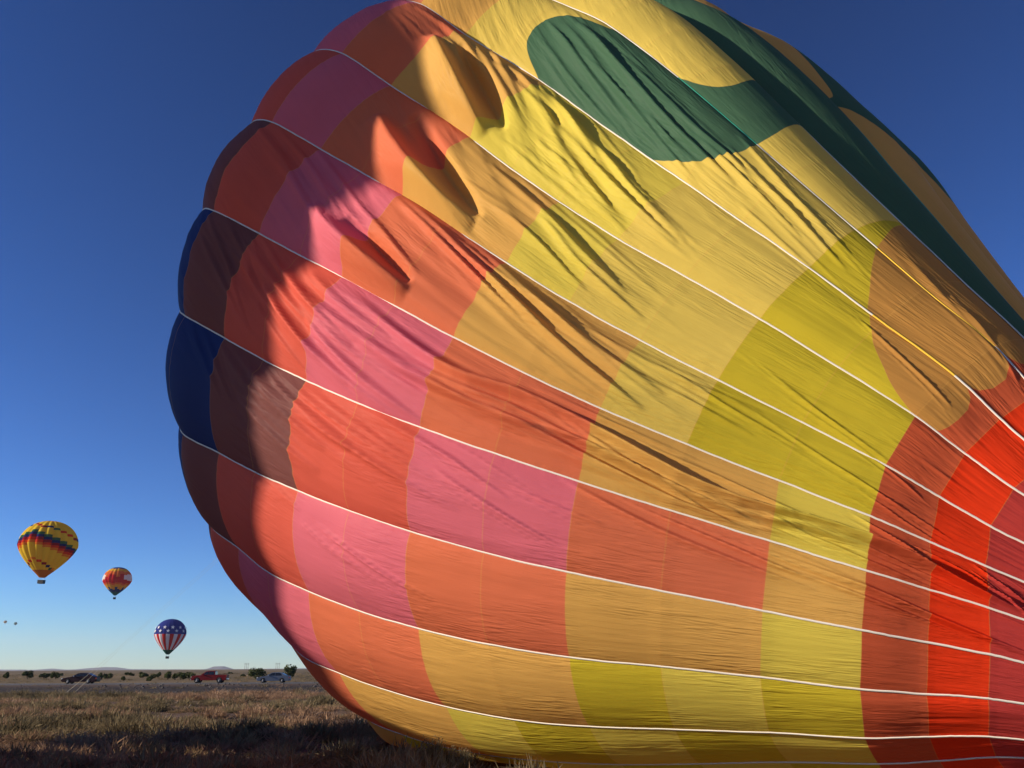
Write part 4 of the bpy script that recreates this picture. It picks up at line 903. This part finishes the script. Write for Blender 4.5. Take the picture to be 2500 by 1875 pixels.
def vehicle(kind, px0, px1, py, mat, label, cat):
    p = on_ray((px0 + px1) / 2, py, z=0.0); Y = 103.4
    L_ = (px1 - px0) / 1950 * Y * 0.943 * (1 if kind == 'sedan' else 1)
    X = ((px0 + px1) / 2 - 1250) / 1950 * (Y * cp)
    t = empty("parked_pickup_truck" if kind == 'pickup' else "parked_car", (X, Y, 0.066), math.radians(6)); tag(t, label, cat)
    s = L_ / (4.6 if kind == 'sedan' else 5.3); t.scale = (s, s, s)
    if kind == 'sedan':
        W = 1.74; r = 0.315; wx = (-1.42, 1.28); belt = 0.90
        top = [(-2.28, .42), (-2.30, .60), (-2.18, .72), (-1.6, .84), (-1.0, .92), (1.7, .95), (2.2, .92), (2.29, .80), (2.30, .50)]
        cab = [(-1.05, .90), (-.28, 1.36), (.1, 1.42), (.75, 1.41), (1.1, 1.34), (1.82, .94)]
        wins = [[(-.78, .97), (-.22, 1.31), (.18, 1.36), (.20, .95)], [(.27, .95), (.25, 1.36), (.72, 1.35), (.98, 1.29), (1.22, .98)]]
    else:
        W = 1.88; r = 0.40; wx = (-1.72, 1.62); belt = 1.12
        top = [(-2.62, .52), (-2.66, .80), (-2.52, 1.02), (-1.9, 1.12), (-1.2, 1.16), (.75, 1.16), (.76, 1.19), (2.60, 1.21), (2.64, 1.15), (2.64, .62)]
        cab = [(-1.25, 1.14), (-.55, 1.68), (-.1, 1.78), (.72, 1.78), (.86, 1.70), (.90, 1.15)]
        wins = [[(-.95, 1.22), (-.48, 1.62), (-.12, 1.68), (-.10, 1.20)], [(-.02, 1.20), (-.04, 1.69), (.62, 1.69), (.72, 1.62), (.76, 1.20)]]
    b = MB(); slab(b, arch_profile(top, wx, r, .24 if kind == 'sedan' else .40), W, 0, .04, narrow=0.03); b.build("body", mat, t)
    b = MB(); slab(b, cab, W - .10, 0, .05, narrow=0.20); b.build("cabin", mat, t)
    z0 = min(q[1] for q in cab); z1 = max(q[1] for q in cab)
    yat = lambda z: (W - .10) / 2 * (1 - .20 * (z - z0) / (z1 - z0)) + .003
    for s_ in (-1, 1):
        for wv in wins:
            b = MB(); poly_panel(b, [(x, z, s_ * yat(z)) for x, z in wv], s_); b.build("side_window", GLASS, t)
        for x in wx: wheel(t, x, s_ * (W / 2 - .13), r, s_)
        b = MB(); hx, hz = (top[1][0], top[1][1]); b.box((hx + .07, s_ * (W / 2 - .24), hz + .07), (.16, .36, .14), 0, .85); b.build("headlight", LAMP, t)
        b = MB(); b.box((top[-2][0] - .02, s_ * (W / 2 - .14), top[-2][1] - .10), (.10, .26, .20)); b.build("tail_light", TAIL, t)
        b = MB(); mx_ = wins[0][0][0] + .10; b.box((mx_, s_ * (W / 2 + .07), belt + .10), (.10, .20, .14), 0, .8); b.build("mirror", mat if kind == 'pickup' else CHROME, t)
    b = MB()     # windscreen and rear glass lie on the sloping ends of the cabin
    for (xa, za), (xb, zb) in ((cab[0], cab[1]), (cab[-1], cab[-2])):
        o_ = -0.02 if xa < 0 else .02
        b.add([(xa + (xb - xa) * .12 + o_, -yat(za) * .92, za + (zb - za) * .12 + .01), (xa + (xb - xa) * .12 + o_, yat(za) * .92, za + (zb - za) * .12 + .01), (xa + (xb - xa) * .95 + o_, yat(zb) * .9, za + (zb - za) * .95 + .01), (xa + (xb - xa) * .95 + o_, -yat(zb) * .9, za + (zb - za) * .95 + .01)], [(0, 1, 2, 3)])
    b.build("windscreen", GLASS, t)
    b = MB(); b.box((top[0][0] - .02, 0, top[0][1] + .02), (.14, W * .92, .16), 0, .9); b.build("front_bumper", mat if kind == 'sedan' else CHROME, t)
    b = MB(); b.box((top[-1][0] + .01, 0, top[-1][1] - .02), (.14, W * .92, .16), 0, .9); b.build("rear_bumper", mat if kind == 'sedan' else CHROME, t)
    b = MB(); b.box((top[1][0] - .02, 0, top[1][1] + .03), (.06, W * .45, .14)); b.build("grille", BLACK, t)
    if kind == 'pickup':
        b = MB(); b.add([(1.3, -.82, 1.22), (1.3, .82, 1.22), (3.05, .82, 1.36), (3.05, -.82, 1.36), (1.3, -.82, 1.27), (1.3, .82, 1.27), (3.05, .82, 1.40), (3.05, -.82, 1.40)], [(3, 2, 1, 0), (4, 5, 6, 7), (0, 1, 5, 4), (1, 2, 6, 5), (2, 3, 7, 6), (3, 0, 4, 7)])
        b.build("bed_cover", BLACK, t)
    return t
vehicle('sedan', 158, 238, 1665, paint("paint_maroon", (0.020, 0.0015, 0.003)), "dark maroon saloon car on the road, leftmost of the three vehicles", "car")
vehicle('pickup', 470, 553, 1661, paint("paint_red", (0.16, 0.004, 0.006)), "bright red pickup truck on the road with a black cover sticking out behind", "pickup truck")
vehicle('sedan', 629, 706, 1659, paint("paint_silver", (0.095, 0.115, 0.16)), "silver blue saloon car on the road next to the lying balloon", "car")

# ------------------------------------------------------------------ far pylons
PYL = simple("pylon_wood", (0.10, 0.08, 0.07), 0.9)
for i, (px, lab) in enumerate(((598, "faint twin pole power pylon on the horizon above the red truck's tail"), (674, "faint twin pole power pylon on the horizon above the silver car"))):
    D = 2600; X = (px - 1250) / 1950 * D * .943; t = empty("power_pylon", (X, D, float(ground_z(X, D)))); tag(t, lab, "pylon", "power pylons on the horizon")
    for dx in (-5, 0, 5):
        b = MB(); b.tube([(dx, 0, -1), (dx, 0, 19)], [.55, .4], 6); b.build("pole", PYL, t)
    b = MB(); b.box((0, 0, 15.5), (17, .6, .8)); b.build("cross_arm", PYL, t)

# ------------------------------------------------------------------ crown lines running from the balloon's crown to the ground on the left
crown = Vector(LAT[:, 0].mean(0).tolist())
ROPE = simple("rope", (0.36, 0.33, 0.27), 0.8)
for i, (px, py, lab) in enumerate(((150, 1692, "thin pale crown line from the lying balloon to the ground, left strand"), (168, 1690, "thin pale crown line from the lying balloon to the ground, right strand"))):
    a = on_ray(px, py, z=0.02); a.z = float(ground_z(a.x, a.y)) + 0.03
    c0 = crown + Vector((.1 * i, .2, 1.1)); pts = []
    for k in range(41):
        u = k / 40; q = a.lerp(c0, u); q.z -= 4 * (0.25 - .2 * i) * u * (1 - u); q.x += .10 * math.sin(u * 9 + i * 2) * (1 - u); pts.append(q)
    b = MB(); b.tube([q - a for q in pts], [0.014 - 0.010 * min(1, k / 9) for k in range(41)], 5); o = b.build("crown_line", ROPE); o.location = a
    tag(o, lab, "rope", "crown lines of the lying balloon")
    a2 = a

# ------------------------------------------------------------------ balloons in the sky
def px_place(px, py, dist): return on_ray(px, py, dist=dist)
def cl(n, c): return thin_cloth("sky_" + n, c, 0.4)
YC = [cl(n, c) for n, c in (("yellow", (0.80, 0.55, 0.05)), ("green", (0.05, 0.14, 0.07)), ("navy", (0.02, 0.03, 0.16)), ("maroon", (0.28, 0.015, 0.03)), ("red", (0.65, 0.05, 0.02)), ("orange", (0.72, 0.22, 0.03)), ("skirt", (0.50, 0.17, 0.03)))]
def ycell(g_, i):
    gg = ((g_ - 14 + 10) % 20) - 10; o = abs(gg) * 0.85
    if i < 3: return 6
    if i >= 25: return 3 if (g_ % 2) else 4
    h = i + o - 13.2
    if 0 <= h < 4.9: return (5, 4, 3, 2, 1)[int(h)]
    u = i + abs(gg + 1) * .8
    if 21.6 <= u < 22.6 and gg >= -6: return (4, 3, 2, 1, 4)[abs(gg) % 5]
    if 6.6 <= i + abs(gg) * .9 < 7.6: return (5, 4, 3, 2, 1)[abs(gg) % 5]
    return 0
p = px_place(100, 1425, 350)
balloon(p, 9.0, 20.8, 20, 28, ycell, YC, "yellow balloon with a rainbow zigzag band, largest and leftmost of the flying ones", lobes=0.12, drop=1.0, bsize=(2.0, 1.6, 1.2), bmat=DARK)
RC = [cl(n, c) for n, c in (("blue2", (0.015, 0.05, 0.22)), ("teal", (0.02, 0.16, 0.17)), ("gold2", (0.75, 0.42, 0.05)), ("orange2", (0.72, 0.16, 0.04)), ("red2", (0.55, 0.02, 0.03)), ("white2", (0.8, 0.75, 0.70)))]
def rcell(g_, i):
    gg = ((g_ - 15 + 10) % 20) - 10; o = (g_ * 7 % 3) * .7
    if 16 + o * .3 < i < 23 and (gg in (2, 3, 4, 5) or gg in (-6, -5, -4)) and not (gg in (2, 5, -4) and not 18 <= i <= 21): return 5
    h = i + o
    if h < 7: return 1 if h < 3.5 else 0
    if h < 9: return 2 if (g_ % 3) else 0
    if h < 12: return 2
    if h < 14: return 3
    if h < 20: return 4
    if h < 23: return 4 if g_ % 3 else 3
    if h < 26: return 3
    if h < 29.5: return 2
    return 0
p = px_place(279, 1463, 676)
balloon(p, 9.3, 20.2, 20, 36, rcell, RC, "red and blue rainbow balloon with white patches, middle of the three big flying ones", rz=.3, lobes=0.085, drop=1.6, bsize=(1.6, 1.5, 1.3), bmat=DARK)
SC_ = [cl(n, c) for n, c in (("blue3", (0.03, 0.045, 0.25)), ("red3", (0.62, 0.02, 0.02)), ("white3", (0.8, 0.78, 0.78)), ("green3", (0.01, 0.10, 0.07)))]
def scell(g_, i):
    if i < 4: return 3
    if i >= 18: return 0
    return 1 if g_ % 2 else 2
p = px_place(408, 1608, 577)
sb = balloon(p, 9.3, 21.5, 24, 36, scell, SC_, "flag balloon with white stars on blue above red and white vertical stripes", rz=.1, lobes=0.035, drop=1.3, bsize=(1.7, 1.5, 1.3), bmat=DARK)
STAR = thin_cloth("star_white", (0.85, 0.83, 0.83), 0.3)
off = 1.3 + 1.3; zc = 21.5 - 9.3 * .94
for k in range(24):
    a = 2 * math.pi * (k + .5) / 24; up = k % 2; zz = zc + (1.1 if not up else 3.3); rr = 9.3 * math.cos(math.asin((zz - zc) / (21.5 - zc))) ** .92 * 1.045
    b = MB(); e_t = Vector((-math.sin(a), math.cos(a), 0)); sl = Vector((-math.cos(a) * .25, -math.sin(a) * .25, 1)).normalized(); nrm = Vector((math.cos(a), math.sin(a), .2))
    c0 = Vector((rr * math.cos(a), rr * math.sin(a), zz + off)); pts = []
    for q in range(10):
        w_ = 1.25 if q % 2 == 0 else .50; th = math.pi / 2 + q * math.pi / 5
        pts.append(c0 + e_t * math.cos(th) * w_ + sl * math.sin(th) * w_ + nrm * .06)
    cc = c0 + nrm * .14
    b.add([cc] + pts, [(0, 1 + q, 1 + (q + 1) % 10) for q in range(10)]); b.build("star", STAR, sb)
for px, py, lab, c in ((12, 1524, "tiny distant pale balloon near the left edge, left of two", (0.45, 0.33, 0.18)), (37, 1528, "tiny distant greenish balloon, right of the two specks", (0.10, 0.22, 0.18))):
    p = px_place(px, py, 5400)
    balloon(p, 8.6, 16.5, 12, 12, lambda g_, i: 0, [cl("tiny%d" % px, c)], lab, lobes=0.03, bmat=DARK)

# ------------------------------------------------------------------ unseen box van, added left of the view to shade the foreground
VW = paint("paint_white", (0.7, 0.7, 0.68))
vp = qv * 14.8 + hd * 9.2
van = empty("shadow_van", (vp.x, vp.y, 0.0), math.atan2(qv.y, qv.x)); tag(van, "unseen white box van added outside the left edge to cast shade on the foreground", "van")
b = MB(); b.box((-.6, 0, 2.45), (5.9, 2.3, 3.3)); b.build("cargo_box", VW, van)
b = MB(); slab(b, [(2.4, .5), (2.4, 2.6), (2.9, 2.55), (3.5, 1.5), (4.0, 1.35), (4.05, .5)], 2.1, 0, .04, narrow=.1); b.build("cab", VW, van)
b = MB(); b.add([(2.98, -.85, 2.45), (2.98, .85, 2.45), (3.52, .9, 1.55), (3.52, -.9, 1.55)], [(0, 1, 2, 3)]); b.build("windscreen", GLASS, van)
b = MB(); b.box((.3, 0, .62), (6.8, .9, .2)); b.build("chassis", BLACK, van)
for x in (-2.3, 3.1):
    for s_ in (-1, 1): wheel(van, x, s_ * .95, .42, s_, .28)

# ------------------------------------------------------------------ morning haze
hz = bpy.data.materials.new("haze"); hz.use_nodes = True; ht = hz.node_tree
for n in list(ht.nodes): ht.nodes.remove(n)
ho = ht.nodes.new("ShaderNodeOutputMaterial"); pv = ht.nodes.new("ShaderNodeVolumePrincipled")
pv.inputs["Color"].default_value = (0.86, 0.91, 1.0, 1); pv.inputs["Density"].default_value = 0.00004; pv.inputs["Anisotropy"].default_value = 0.0
ht.links.new(pv.outputs[0], ho.inputs["Volume"])
b = MB(); b.box((0, 4400, 172), (44000, 11400, 356)); o = b.build("haze", hz); tag(o, "thin pale morning haze over the whole plain", "haze", kind="stuff")
